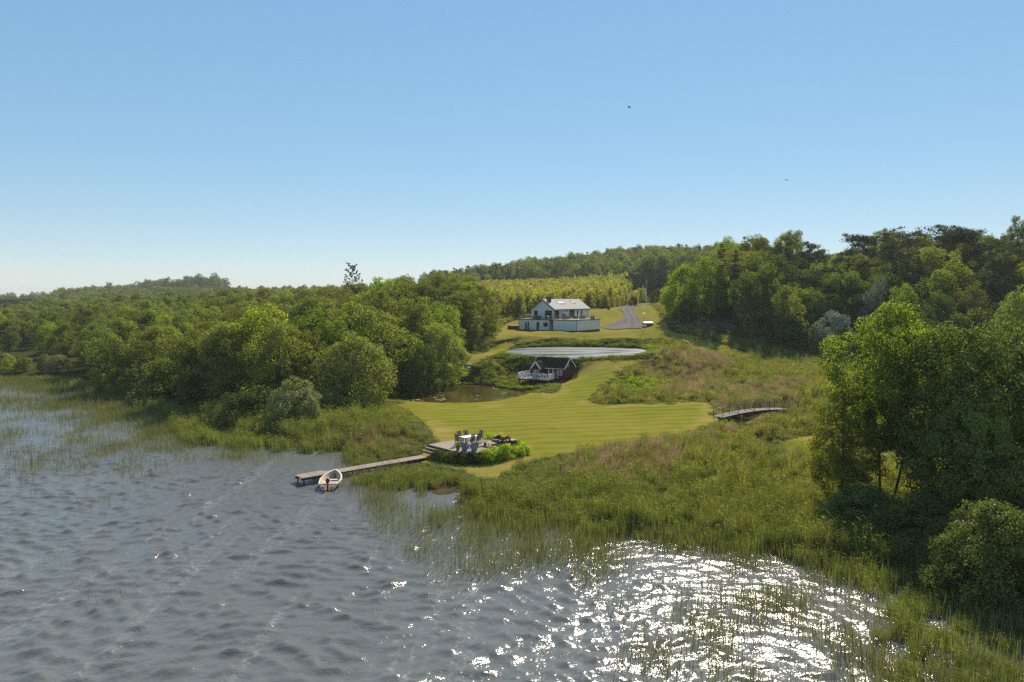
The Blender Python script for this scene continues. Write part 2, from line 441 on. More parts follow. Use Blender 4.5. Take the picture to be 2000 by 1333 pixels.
def water_mat(name, deep, ripple, rough, fine_scale, streak=0.0, fine_k=.12):
    m, N, L = new_mat(name)
    v = coords(N, L, 'Object', (1, 1, 1))
    vv = coords(N, L, 'Object', (.75, 1.0, 1))
    n1 = noise(N, L, fine_scale, 3, .6, vv, .4); n2 = noise(N, L, fine_scale * 3.3, 2, .6, vv, .3)
    h = mth(N, L, 'ADD', n1, mth(N, L, 'MULTIPLY', n2, fine_k))
    p = N.new('ShaderNodeBsdfPrincipled'); o = N.new('ShaderNodeOutputMaterial')
    p.inputs['Base Color'].default_value = (*deep, 1); p.inputs['IOR'].default_value = 1.333
    p.inputs['Roughness'].default_value = rough
    b = N.new('ShaderNodeBump'); b.inputs['Distance'].default_value = ripple
    if streak:
        sv = coords(N, L, 'Object', (.55, .035, 1), (0, 0, math.radians(4)))
        s = ramp(N, L, noise(N, L, 1.0, 4, .6, sv), [(.50, (0, 0, 0)), (.66, (1, 1, 1))])
        L.new(mth(N, L, 'MULTIPLY_ADD', s, .5 * streak, .6), b.inputs['Strength'])
        # broken lines of foam that the wind draws out over the lake
        fv = coords(N, L, 'Object', (.42, .022, 1), (0, 0, math.radians(5)))
        f1 = ramp(N, L, noise(N, L, 1.0, 3, .55, fv), [(.56, (0, 0, 0)), (.63, (1, 1, 1)), (.70, (0, 0, 0))])
        f2 = ramp(N, L, noise(N, L, 3.2, 4, .7, v), [(.47, (0, 0, 0)), (.62, (1, 1, 1))])
        L.new(mixc(N, L, mth(N, L, 'MULTIPLY', mth(N, L, 'MULTIPLY', f1, f2), .17), deep, (.62, .63, .62)), p.inputs['Base Color'])
    else:
        b.inputs['Strength'].default_value = .6
    if name == 'pond_water_breezy':                # the breeze roughens one part and leaves the lee calm
        cv = coords(N, L, 'Object', (.045, .16, 1), (0, 0, math.radians(8)))
        c = ramp(N, L, noise(N, L, 1.0, 2, .5, cv, .6), [(.40, (0, 0, 0)), (.52, (1, 1, 1))])
        L.new(mth(N, L, 'MULTIPLY_ADD', c, .26, .08), p.inputs['Roughness'])
        L.new(mth(N, L, 'MULTIPLY_ADD', c, .5, .12), b.inputs['Strength'])
    L.new(h, b.inputs['Height']); L.new(b.outputs[0], p.inputs['Normal'])
    L.new(p.outputs[0], o.inputs['Surface'])
    return m

# ------------------------------------------------------------------ the ground, one sheet to the horizon
def axis(dense0, dense1, step, lo, hi, grow):
    a = list(np.arange(dense0, dense1, step)); s = step
    while a[-1] < hi: s *= grow; a.append(a[-1] + s)
    s = step; b = [a[0]]
    while b[-1] > lo: s *= grow; b.append(b[-1] - s)
    return np.array(b[:0:-1] + a)
xs = axis(-62, 66, .6, -4000, 4000, 1.09)
ys = axis(32, 205, .6, -500, 6000, 1.06)
GX, GY = np.meshgrid(xs, ys)
gx, gy = GX.ravel(), GY.ravel()
gz = ground(gx, gy)
nx, ny = len(xs), len(ys)
idx = np.arange(nx * ny).reshape(ny, nx)
quads = np.stack([idx[:-1, :-1], idx[:-1, 1:], idx[1:, 1:], idx[1:, :-1]], -1).reshape(-1, 4)
M_GROUND = ground_mat()
me = mesh_np('ground', np.stack([gx, gy, gz], 1), quads, None, [M_GROUND], True)
ls = lawn_sd(gx, gy)
A = me.attributes.new('lawn', 'FLOAT', 'POINT'); A.data.foreach_set('value', (1 - smooth(-.5, .5, ls)).astype(np.float32))
dry = (1 - smooth(.4, 1.6, np.abs(ls + 1.0))) * .35 * (wob(gx, gy, 14) > -.2)
drypts = [hit(1085, 752), hit(1150, 720), hit(1170, 716), hit(1390, 820), hit(985, 665), hit(960, 688), hit(870, 905), hit(860, 840)]
for p in drypts:
    dry = np.maximum(dry, .75 * np.exp(-((gx - p[0]) ** 2 + (gy - p[1]) ** 2) / 3.0))
dry = np.maximum(dry, .25 * smooth(160, 175, gy) * (ls < 0))
A = me.attributes.new('dry', 'FLOAT', 'POINT'); A.data.foreach_set('value', np.clip(dry, 0, 1).astype(np.float32))
BRACKEN = hits([(1310, 638), (1350, 622), (1420, 612), (1460, 640), (1430, 660), (1370, 650)])
soil = 1 - smooth(-3, 2, sdist(BRACKEN, gx, gy))
soil = np.maximum(soil, .8 * (1 - smooth(0, 1.2, np.abs(sdist(LAKE, gx, gy) - .2))))
A = me.attributes.new('soil', 'FLOAT', 'POINT'); A.data.foreach_set('value', np.clip(soil, 0, 1).astype(np.float32))
tag(link('ground', me), 'rolling ground with mown lawn, meadow and wooded slopes', kind='structure')

# ------------------------------------------------------------------ water
wr = np.random.default_rng(11)
WAVES = []
for i in range(90):
    lam = .5 * (1.85 / .5) ** wr.uniform(0, 1) if i < 78 else wr.uniform(2.5, 5)
    th = wr.normal(math.radians(-97), math.radians(50))
    WAVES.append((2 * math.pi / lam * math.cos(th), 2 * math.pi / lam * math.sin(th), wr.uniform(0, 6.28), lam * .0070 * wr.uniform(.4, 1.3) * (1 if i < 78 else .5)))
def waves(x, y):
    z = np.zeros_like(x); px = x + wob(x, y, 23) * 1.2; py = y + wob(x + 31, y, 19) * 1.2
    for kx, ky, p, a in WAVES:
        z += a * np.sin(kx * px + ky * py + p)
    return z + .45 * np.abs(z)
wx = axis(-40, 30, .16, -2500, 210, 1.06)
wy = axis(24, 72, .15, -500, 165, 1.02)
WX, WY = np.meshgrid(wx, wy); fx, fy = WX.ravel(), WY.ravel()
sl = sdist(LAKE, fx, fy)
amp = (.25 + .75 * smooth(0, 14, -sl)) * (1 - smooth(150, 400, np.hypot(fx, fy)))
fz = waves(fx, fy) * amp
idx = np.arange(len(fx)).reshape(len(wy), len(wx))
q = np.stack([idx[:-1, :-1], idx[:-1, 1:], idx[1:, 1:], idx[1:, :-1]], -1).reshape(-1, 4)
q = q[(sl[q] < 1.5).any(1)]
used = np.unique(q); remap = np.full(len(fx), -1, np.int64); remap[used] = np.arange(len(used))
M_LAKE = water_mat('lake_water', (.115, .119, .114), .085, .15, 2.1, 1.0, .42)
tag(link('lake', mesh_np('lake', np.stack([fx, fy, fz], 1)[used], remap[q], None, [M_LAKE], True)), 'wind-rippled lake', kind='structure')
M_POND = water_mat('pond_water', (.052, .036, .012), .016, .12, 1.2)
M_POND2 = water_mat('pond_water_breezy', (.070, .070, .062), .13, .32, 2.2)
def sheet(name, poly, z, mat, label):
    bm = bmesh.new()
    c = np.mean(poly, 0)
    vs_ = [bm.verts.new((c[0] + (p[0] - c[0]) * 1.03, c[1] + (p[1] - c[1]) * 1.03, z)) for p in poly]
    bm.faces.new(vs_); bmesh.ops.triangulate(bm, faces=bm.faces[:])
    bmesh.ops.recalc_face_normals(bm, faces=bm.faces[:])
    me = bpy.data.meshes.new(name); bm.to_mesh(me); bm.free(); me.materials.append(mat)
    if me.polygons[0].normal.z < 0: me.flip_normals()
    return tag(link(name, me), label, kind='structure')
sheet('lower_pond', LOWPOND, LOW_LVL, M_POND, 'dark still pond below the red cabin')
sheet('upper_pond', UPPOND, UP_LVL, M_POND2, 'pale reflecting oval pond below the house')
sheet('side_pond', SIDEPOND, SIDE_LVL, M_POND2, 'pond glinting behind the alders')
_sp = []
for i, p in enumerate(STREAM):
    d = STREAM[min(i + 1, len(STREAM) - 1)] - STREAM[max(i - 1, 0)]; n = np.array([-d[1], d[0]]) / np.hypot(*d)
    _sp.append((p + n * .8, p - n * .8))
SV = [(*a, .22) for a, b in _sp] + [(*b, .22) for a, b in _sp]; k = len(_sp)
me = bpy.data.meshes.new('stream'); me.from_pydata(SV, [], [(i, i + 1, k + i + 1, k + i) for i in range(k - 1)]); me.update(); me.materials.append(M_POND)
if me.polygons[0].normal.z < 0: me.flip_normals()
tag(link('stream', me), 'narrow stream running under the footbridge', kind='structure')

# driveway: a grey gravel sheet laid on the ground
def drive_mat():
    m, N, L = new_mat('driveway_gravel')
    v = coords(N, L, 'Object'); f = noise(N, L, .8, 5, .65, v); g = noise(N, L, 9, 3, .7, v)
    col = ramp(N, L, mixc(N, L, .4, f, g), [(.3, (.055, .050, .048)), (.7, (.115, .104, .098))])
    t = mth(N, L, 'MULTIPLY_ADD', mth(N, L, 'SUBTRACT', f, .5), .25, attr(N, 'across').outputs['Fac'])
    tr = ramp(N, L, t, [(.0, (.6, .6, .6)), (.18, (0, 0, 0)), (.30, (1, 1, 1)), (.42, (0, 0, 0)), (.60, (0, 0, 0)), (.70, (1, 1, 1)), (.82, (0, 0, 0)), (1.0, (.6, .6, .6))])
    col = mixc(N, L, mth(N, L, 'MULTIPLY', tr, .5), col, (.17, .15, .14))
    finish(N, L, col, .95, 0, .1, g, .5, .03)
    return m
M_DRIVE = drive_mat()
_dl = hits([(1174, 639), (1196, 632), (1217, 623), (1217, 611), (1208, 603), (1222, 597), (1245, 594.5), (1270, 593)])
_dr = hits([(1180, 643), (1225, 643), (1258, 639), (1249, 626), (1241, 611), (1238, 603), (1250, 598), (1272, 595)])
def resample(P, n):
    P = np.asarray(P); m = len(P); out = []
    for s in np.linspace(0, m - 1.0001, n):
        i = int(s); t = s - i
        p0, p1, p2, p3 = P[max(i - 1, 0)], P[i], P[min(i + 1, m - 1)], P[min(i + 2, m - 1)]
        out.append(.5 * ((2 * p1) + (-p0 + p2) * t + (2 * p0 - 5 * p1 + 4 * p2 - p3) * t * t + (-p0 + 3 * p1 - 3 * p2 + p3) * t ** 3))
    return np.array(out)
_a, _b = resample(_dl, 70), resample(_dr, 70)
rows = [_a * (1 - t) + _b * t for t in np.linspace(0, 1, 9)]
DV = np.concatenate(rows); DV[:, 2] = ground(DV[:, 0], DV[:, 1]) + .14
idx = np.arange(9 * 70).reshape(9, 70)
q = np.stack([idx[:-1, :-1], idx[:-1, 1:], idx[1:, 1:], idx[1:, :-1]], -1).reshape(-1, 4)
me = mesh_np('driveway', DV, q, None, [M_DRIVE], True)
if me.polygons[0].normal.z < 0: me.flip_normals()
A = me.attributes.new('across', 'FLOAT', 'POINT'); A.data.foreach_set('value', np.repeat(np.linspace(0, 1, 9), 70).astype(np.float32))
tag(link('driveway', me), 'grey gravel drive curving up past the house', kind='structure')
DRIVE_POLY = np.concatenate([_a[:, :2], _b[::-1, :2]])
# ------------------------------------------------------------------ trees: shapes
def leaf_cloud(C, N, size, r, asp=.55, fold=.25):
    """one folded rhombus per leaf: centres C, rough outward directions N"""
    n = len(C)
    N = N / (np.linalg.norm(N, axis=1, keepdims=True) + 1e-9)
    T = r.normal(size=(n, 3)); T -= (T * N).sum(1, keepdims=True) * N; T /= np.linalg.norm(T, axis=1, keepdims=True) + 1e-9
    B = np.cross(N, T)
    s = (size * r.uniform(.6, 1.35, (n, 1)))
    V = np.stack([C - T * s * .5, C + B * s * asp * .5 + N * s * fold * .5, C + T * s * .5, C - B * s * asp * .5 + N * s * fold * .5], 1).reshape(-1, 3)
    Q = np.arange(n * 4).reshape(n, 4)
    Tt = np.concatenate([Q[:, [0, 1, 2]], Q[:, [0, 2, 3]]])
    return V, Tt
def tubes_np(segs, n=5):
    """segs: list of (points, radii) -> V, quads"""
    Vs, Qs, b = [], [], 0
    for P, R in segs:
        P = np.asarray(P, float); m = len(P)
        d = np.gradient(P, axis=0); d /= np.linalg.norm(d, axis=1, keepdims=True) + 1e-9
        u = np.where(np.abs(d[:, 2:3]) < .9, np.array([[0, 0, 1.]]), np.array([[0, 1., 0]]))
        a = np.cross(d, u); a /= np.linalg.norm(a, axis=1, keepdims=True) + 1e-9; c = np.cross(d, a)
        t = np.arange(n) * 2 * math.pi / n
        ring = P[:, None] + (a[:, None] * np.cos(t)[None, :, None] + c[:, None] * np.sin(t)[None, :, None]) * np.asarray(R)[:, None, None]
        Vs.append(ring.reshape(-1, 3))
        i = np.arange(m * n).reshape(m, n) + b
        Qs.append(np.stack([i[:-1], np.roll(i, -1, 1)[:-1], np.roll(i, -1, 1)[1:], i[1:]], -1).reshape(-1, 4))
        b += m * n
    return np.concatenate(Vs), np.concatenate(Qs)
def env(shape, t):
    if shape == 'oval': return np.sin(np.pi * np.clip(t, 0, 1) ** .8) ** .65
    if shape == 'dome': return np.sqrt(np.clip(1 - t ** 2.2, 0, 1)) * (.75 + .25 * np.minimum(t * 5, 1))
    if shape == 'egg': return np.clip(np.sin(np.pi * np.clip(.12 + .88 * t, 0, 1) ** .62), 0, 1) ** .7
    if shape == 'ball': return np.clip(1 - (np.clip(t, 0, 1) * 1.75 - .75) ** 2, 0, 1) ** .5 * np.where(t < .43, .55 + .45 * np.clip(t / .43, 0, 1) ** .8, 1)
    if shape == 'column': return np.clip(1 - t, 0, 1) ** .45 * (.6 + .4 * np.minimum(t * 3, 1))
    if shape == 'cone': return np.clip(1 - t, 0, 1) ** .85
def broadleaf(seed, H, R, base, shape, clumps, per, leaf, cr, tr=.16, stems=1, mats=None, flat=.7, lump=.28, asp=.6, up=.5, inner=.25, holes=.0):
    r = np.random.default_rng(seed)
    ph = r.uniform(0, 6.28, 6); am = r.uniform(.3, 1, 6)
    # clump centres over an uneven envelope
    tt = np.linspace(0.0, .985, 300); w = env(shape, tt) + .12; w /= w.sum()
    t = r.choice(tt, clumps, p=w); a = r.uniform(0, 6.283, clumps)
    mod = 1 + lump * (am[0] * np.sin(2 * a + ph[0] + 3 * t) + am[1] * np.sin(3 * a + ph[1] - 5 * t) + am[2] * np.sin(5 * a + ph[2] + 9 * t)) * .6
    rad = np.where(r.uniform(size=clumps) < inner, r.uniform(.15, .7, clumps), r.uniform(.78, 1.0, clumps))
    rr = R * env(shape, t) * mod * rad
    z = base + (H - base) * t + r.normal(0, .02 * H, clumps)
    sx = np.zeros(clumps); sy = np.zeros(clumps)
    so = []
    if stems > 1:
        so = [(R * .35 * math.cos(6.28 * k / stems + ph[3]), R * .35 * math.sin(6.28 * k / stems + ph[3])) for k in range(stems)]
    C = np.stack([rr * np.cos(a), rr * np.sin(a), z], 1)
    if holes:
        k = np.sin(C[:, 0] * 2.1 / R * 2 + ph[4]) * np.sin(C[:, 1] * 2.1 / R * 2 + ph[5]) * np.sin(C[:, 2] * 5 / H * 2 + ph[1])
        C = C[k < 1 - holes]; 
    clumps = len(C)
    crs = cr * r.uniform(.6, 1.35, clumps)
    cnt = np.maximum(6, (per * (crs / cr) ** 2).astype(int))
    k = np.repeat(np.arange(clumps), cnt); n = len(k)
    d = r.normal(size=(n, 3)); d /= np.linalg.norm(d, axis=1, keepdims=True)
    q = r.uniform(.35, 1.0, (n, 1)) ** .6
    off = d * q * crs[k][:, None] * np.array([1, 1, flat])
    P = C[k] + off + r.normal(0, .04 * cr, (n, 3))
    axis_ = np.stack([C[k][:, 0] * .5, C[k][:, 1] * .5, np.zeros(n)], 1)
    axis_ /= R
    Nn = d * .7 + axis_ * .6 + np.array([0, 0, up]) + r.normal(0, .45, (n, 3))
    P[:, 2] = np.maximum(P[:, 2], .15)
    V, T = leaf_cloud(P, Nn, leaf, r, asp)
    crown = mesh_np('crown', V, None, T, [mats[0]])
    # trunk(s) and limbs
    segs = []
    top = base + (H - base) * .86
    bx, by = r.normal(0, .05 * R, 2)
    tr_pts = []
    starts = so or [(0, 0)]
    for (ox, oy) in starts:
        m = 7; f = np.linspace(0, 1, m)
        pts = np.stack([ox * f * 1.0 + ox * .25 + bx * np.sin(f * 3), oy * f + oy * .25 + by * np.sin(f * 4), -.35 + (top + .35) * f * (1 if stems == 1 else .85)], 1)
        rd = tr * (1 - .86 * f) * (1 if stems == 1 else .7); rd[0] *= 1.35
        segs.append((pts, rd)); tr_pts.append(pts)
    pick = r.permutation(clumps)[:min(clumps, 46)]
    for i in pick:
        c = C[i]
        tp = tr_pts[int(np.argmin([(p[-1][0] - c[0]) ** 2 + (p[-1][1] - c[1]) ** 2 for p in tr_pts]))]
        hz = max(.5, c[2] - np.hypot(c[0], c[1]) * r.uniform(.45, .9))
        f = min(1, max(.12, (hz + .35) / (tp[-1][2] + .35))) * (len(tp) - 1)
        j = min(int(f), len(tp) - 2); s0 = tp[j] + (tp[j + 1] - tp[j]) * (f - j)
        mid = (s0 + c) / 2 + np.array([0, 0, -.06 * np.linalg.norm(c - s0)]) + r.normal(0, .08, 3)
        br = max(.02, tr * .30 * (1 - .6 * hz / H))
        segs.append((np.stack([s0, mid, c]), np.array([br, br * .65, br * .2])))
    V, Q = tubes_np(segs)
    return mesh_np('trunk', V, Q, None, [mats[1]], True), crown
def spruce(seed, H, R, n_whorl, per, leaf, mats, base=.06, tr=.16):
    r = np.random.default_rng(seed); P, Nn, segs = [], [], []
    segs.append((np.stack([np.zeros(5), np.zeros(5), np.linspace(-.3, H * .99, 5)], 1), tr * np.linspace(1, .06, 5)))
    for wv in range(n_whorl):
        f = (wv + r.uniform(0, .6)) / n_whorl; z = H * (base + (1 - base) * f); L = R * (1 - f) ** .8 * r.uniform(.75, 1.15) + .12
        nb = 7 if f < .7 else 5
        for b in range(nb):
            a = 6.283 * b / nb + r.uniform(-.35, .35) + wv; l = L * r.uniform(.7, 1.15)
            e = np.array([math.cos(a) * l, math.sin(a) * l, -l * .28 + l * .1])
            segs.append((np.array([[0, 0, z], [e[0] * .5, e[1] * .5, z + e[2] * .7], [e[0], e[1], z + e[2]]]), np.array([.035, .025, .008]) * (tr / .16)))
            m = max(5, int(per * (l / R)))
            s = r.uniform(.15, 1, m) ** .7
            p = np.stack([e[0] * s, e[1] * s, z + e[2] * s ** .8], 1)
            side = np.array([-math.sin(a), math.cos(a), 0])
            p += side * (r.normal(0, 1, (m, 1)) * l * .17) + np.array([0, 0, 1]) * r.normal(-.08, .1, (m, 1)) * l * .5
            P.append(p); Nn.append(np.tile([0, 0, 1.], (m, 1)) + r.normal(0, .5, (m, 3)))
    P, Nn = np.concatenate(P), np.concatenate(Nn)
    V, T = leaf_cloud(P, Nn, leaf, r, .42, .15)
    Vt, Q = tubes_np(segs, 4)
    return mesh_np('trunk', Vt, Q, None, [mats[1]], True), mesh_np('crown', V, None, T, [mats[0]])
def pine(seed, H, R, limbs, per, leaf, mats, bare=.5, tr=.2, sparse=False):
    r = np.random.default_rng(seed); P, Nn, segs = [], [], []
    m = 7; f = np.linspace(0, 1, m); lean = r.normal(0, .04 * H, 2)
    tp = np.stack([lean[0] * f ** 2, lean[1] * f ** 2, -.3 + (H * .96 + .3) * f], 1)
    segs.append((tp, tr * (1 - .85 * f)))
    for i in range(limbs):
        u = r.uniform(bare, .99) if not sparse else bare + (1 - bare) * (i + .5) / limbs
        z = H * u; a = i * 2.399 + r.uniform(-.5, .5)
        v = (u - bare) / (1 - bare)
        l = R * (.45 + .55 * math.sin(math.pi * min(1, .25 + .75 * v) ** 1.0)) * r.uniform(.6, 1.15) if not sparse else R * (1.05 - .75 * v) * r.uniform(.7, 1.1)
        o = np.array([np.interp(u, f, tp[:, 0]), np.interp(u, f, tp[:, 1]), z])
        rise = l * (r.uniform(.0, .45) if not sparse else r.uniform(.15, .35) + .45 * v)
        e = o + np.array([math.cos(a) * l, math.sin(a) * l, rise])
        md = (o + e) / 2 + np.array([0, 0, -.12 * l])
        segs.append((np.stack([o, md, e]), np.array([tr * .32, tr * .22, .02])))
        nc = r.integers(3, 6) if not sparse else 7
        for c in range(nc):
            s = r.uniform(.45, 1.05) if not sparse else .3 + .7 * (c + 1) / nc
            cc = o + (e - o) * s + r.normal(0, .18 * R if not sparse else .05 * R, 3) * np.array([1, 1, .5])
            if sparse: cc[2] -= .2 * l * s * (1 - s)
            k = int(per * r.uniform(.6, 1.3))
            d = r.normal(size=(k, 3)); d /= np.linalg.norm(d, axis=1, keepdims=True)
            cr = (R * .27 if not sparse else R * .06) * r.uniform(.7, 1.3)
            P.append(cc + d * cr * r.uniform(.3, 1, (k, 1)) * np.array([1, 1, .55])); Nn.append(d + np.array([0, 0, .5]))
    P, Nn = np.concatenate(P), np.concatenate(Nn)
    V, T = leaf_cloud(P, Nn + r.normal(0, .4, Nn.shape), leaf, r, .35, .1)
    Vt, Q = tubes_np(segs, 5)
    return mesh_np('trunk', Vt, Q, None, [mats[1]], True), mesh_np('crown', V, None, T, [mats[0]])

M_BARK = plain('bark_dark', (.045, .036, .026), .9, .35, 4, stretch=(1, 1, .2))
M_BARK_PINE = plain('bark_pine', (.14, .075, .045), .9, .35, 4, stretch=(1, 1, .2))
M_BARK_GREY = plain('bark_grey', (.12, .105, .085), .9, .3, 4, stretch=(1, 1, .2))
L_ALDER = leaf_mat('alder_leaves', (.057, .065, .013), (.112, .112, .027))
L_BRIGHT = leaf_mat('fresh_leaves', (.068, .088, .008), (.140, .155, .018), .46)
L_SYC = leaf_mat('sycamore_leaves', (.040, .058, .008), (.085, .105, .016), .36, gloss=.08)
L_WILLOW = leaf_mat('willow_leaves', (.088, .105, .020), (.170, .175, .048), .42, gloss=.07)
L_GREY = leaf_mat('grey_willow_leaves', (.088, .088, .036), (.150, .145, .066), .28, gloss=.08)
L_SILVER = leaf_mat('silver_leaves', (.075, .090, .062), (.150, .165, .125), .22, (1.05, 1.1, .8), gloss=.08)
L_PINE = leaf_mat('pine_needles', (.024, .028, .012), (.050, .050, .022), .15, (1.1, 1, .6), .04)
L_SPRUCE = leaf_mat('spruce_needles', (.014, .022, .009), (.034, .044, .017), .12, (1.1, 1, .6), .04)
L_YELLOW = leaf_mat('poplar_leaves', (.120, .115, .022), (.225, .200, .048), .48)
L_FAR = leaf_mat('far_wood_leaves', (.066, .076, .012), (.115, .120, .024), .34)
L_HEDGE = leaf_mat('golden_hedge_leaves', (.10, .13, .012), (.24, .26, .03), .5)
L_DKBUSH = leaf_mat('dark_bush_leaves', (.036, .046, .008), (.075, .084, .017), .34)

ARCH = {
 'alder': [broadleaf(100 + i, 10.5, 4.3, 1.2, 'ball', 150, 112, .27, .92, .17, mats=(L_ALDER, M_BARK), inner=.28, lump=.46, holes=.22) for i in range(4)],
 'alder_tall': [broadleaf(120 + i, 13, 3.6, 2.2, 'ball', 145, 105, .27, .88, .17, mats=(L_ALDER, M_BARK), inner=.28, lump=.5, holes=.22) for i in range(3)],
 'round': [broadleaf(140 + i, 10, 4.2, 1.0, 'dome', 130, 110, .28, .95, .18, 3, (L_BRIGHT, M_BARK), inner=.25) for i in range(3)],
 'willow': [broadleaf(160 + i, 8, 4.6, .5, 'dome', 190, 130, .24, .9, .17, 4, (L_WILLOW, M_BARK), inner=.25, lump=.25) for i in range(2)],
 'bush': [broadleaf(180 + i, 4.0, 2.7, .1, 'dome', 70, 90, .24, .72, .09, 4, (L_DKBUSH, M_BARK), inner=.3) for i in range(3)],
 'greybush': [broadleaf(190 + i, 5.2, 3.4, .1, 'dome', 110, 110, .24, .75, .1, 5, (L_GREY, M_BARK_GREY), inner=.3) for i in range(2)],
 'silver': [broadleaf(200 + i, 7, 3.3, .4, 'dome', 90, 100, .28, .85, .12, 3, (L_SILVER, M_BARK_GREY), inner=.25) for i in range(2)],
 'sycamore': [broadleaf(210 + i, 12, 5.2, 1.0, 'ball', 140, 110, .34, 1.1, .22, 1, (L_SYC, M_BARK), inner=.25) for i in range(2)],
 'spruce': [spruce(220 + i, 15, 2.9, 26, 26, .62, (L_SPRUCE, M_BARK)) for i in range(2)],
 'pine': [pine(230 + i, 17, 4.4, 26, 55, .52, (L_PINE, M_BARK_PINE), .45, .24) for i in range(3)],
}
def place(kind, v, x, y, scale=1.0, rz=None, zs=1.0, name=None, label=None, cat='tree', group=None, sink=.1, mats=None):
    tr_m, cr_m = ARCH[kind][v % len(ARCH[kind])]
    e = empty(name or (kind + '_tree'), (x, y, g1(x, y) - sink), rng.uniform(0, 6.28) if rz is None else rz, label, cat, group)
    e.scale = (scale, scale, scale * zs)
    link('trunk', tr_m, e)
    c = link('crown', cr_m, e)
    if mats: c.material_slots[0].link = 'OBJECT'; c.material_slots[0].material = mats
    return e
def place_top(kind, v, px, ptop, Y, width_px=None, H0=None, **kw):
    """a tree standing at depth Y, under photograph column px, tall enough that its top shows at row ptop"""
    tr_m, cr_m = ARCH[kind][v % len(ARCH[kind])]
    bb = np.array([c[:] for c in crbox(cr_m)])
    h = bb[:, 2].max(); w = (bb[:, 0].max() - bb[:, 0].min() + bb[:, 1].max() - bb[:, 1].min()) / 2
    top = D(px, ptop, Y); gzz = g1(top[0], Y)
    zs_total = (top[2] - gzz + .1) / h
    sc = (width_px * Y / FPX) / w if width_px else zs_total
    return place(kind, v, top[0], Y, sc, zs=zs_total / sc, **kw)
def crbox(me):
    n = len(me.vertices); a = np.empty(n * 3, np.float32); me.vertices.foreach_get('co', a); a = a.reshape(-1, 3)
    return [a.min(0), a.max(0)]
# ------------------------------------------------------------------ trees: places
NEAR_ALDER = [broadleaf(300 + i, 14, 4.6, (4.6, 1.0)[i], 'ball', 230, 140, .22, .85, .2, (2, 1)[i], (leaf_mat('near_alder_leaves%d' % i, (.066, .080, .009), (.136, .146, .021), .48, gloss=.08), M_BARK), inner=.35, lump=.44, holes=.25) for i in range(2)]
L_SYC2 = leaf_mat('near_sycamore_leaves', (.042, .056, .011), (.090, .104, .024), .38, gloss=.10)
NEAR_SYC = [broadleaf(310 + i, 13, 5.2, .8, 'ball', 230, 170, .25, 1.05, .24, 1, (L_SYC2, M_BARK), inner=.3, lump=.34) for i in range(2)]
NEAR_BUSH = [broadleaf(320 + i, 5.5, 3.3, .1, 'dome', 150, 190, .17, .72, .1, 4, (L_SYC2, M_BARK), inner=.3, lump=.3) for i in range(2)]
ARCH.update(near_alder=NEAR_ALDER, near_syc=NEAR_SYC, near_bush=NEAR_BUSH)
occupied = []
def T(kind, v, px, top, Y, w, name, label, cat='tree', group=None, **kw):
    e = place_top(kind, v, px, top, Y, w, name=name, label=label, cat=cat, group=group, **kw)
    occupied.append((e.location.x, e.location.y, w * Y / FPX / 2))
    return e
NR = 'trees and bushes on the near right bank'
T('near_alder', 0, 1738, 588, 51, 275, 'alder_tree', 'tall yellow-green alder on the near bank, its top level with the far wood', group=NR)
T('near_alder', 1, 1652, 745, 49.5, 165, 'alder_tree', 'lower lighter alder leaning left beside the tall near alder', group=NR)
T('near_syc', 0, 1880, 622, 47, 290, 'sycamore_tree', 'dark green broad tree right of the tall near alder', group=NR)
T('near_syc', 1, 2010, 612, 50, 280, 'sycamore_tree', 'big dark green tree cut by the right frame edge', group=NR)
T('near_syc', 1, 1905, 772, 43.5, 210, 'sycamore_tree', 'lower dark green tree in front of the broad near tree', group=NR, rz=2.2)
T('near_bush', 0, 1945, 972, 35.5, 250, 'willow_bush', 'large round light green bush at the water by the right edge', 'bush', NR)
T('near_bush', 1, 1690, 945, 45.5, 180, 'willow_bush', 'dark bush under the near alder at the water edge', 'bush', NR)
T('near_bush', 0, 1800, 958, 42.5, 180, 'willow_bush', 'dark bush between the alder bush and the round bush', 'bush', NR, rz=1.0)
T('near_bush', 1, 1880, 1000, 39, 170, 'willow_bush', 'shaded bush just left of the large round bush', 'bush', NR, rz=3.0)
T('near_bush', 0, 2020, 860, 39.5, 240, 'willow_bush', 'tall shaded bush cut by the right frame edge', 'bush', NR, rz=4.0)
T('near_bush', 1, 1640, 985, 46.5, 110, 'willow_bush', 'small yellow-green bush left of the near alder foot', 'bush', NR, mats=L_BRIGHT)

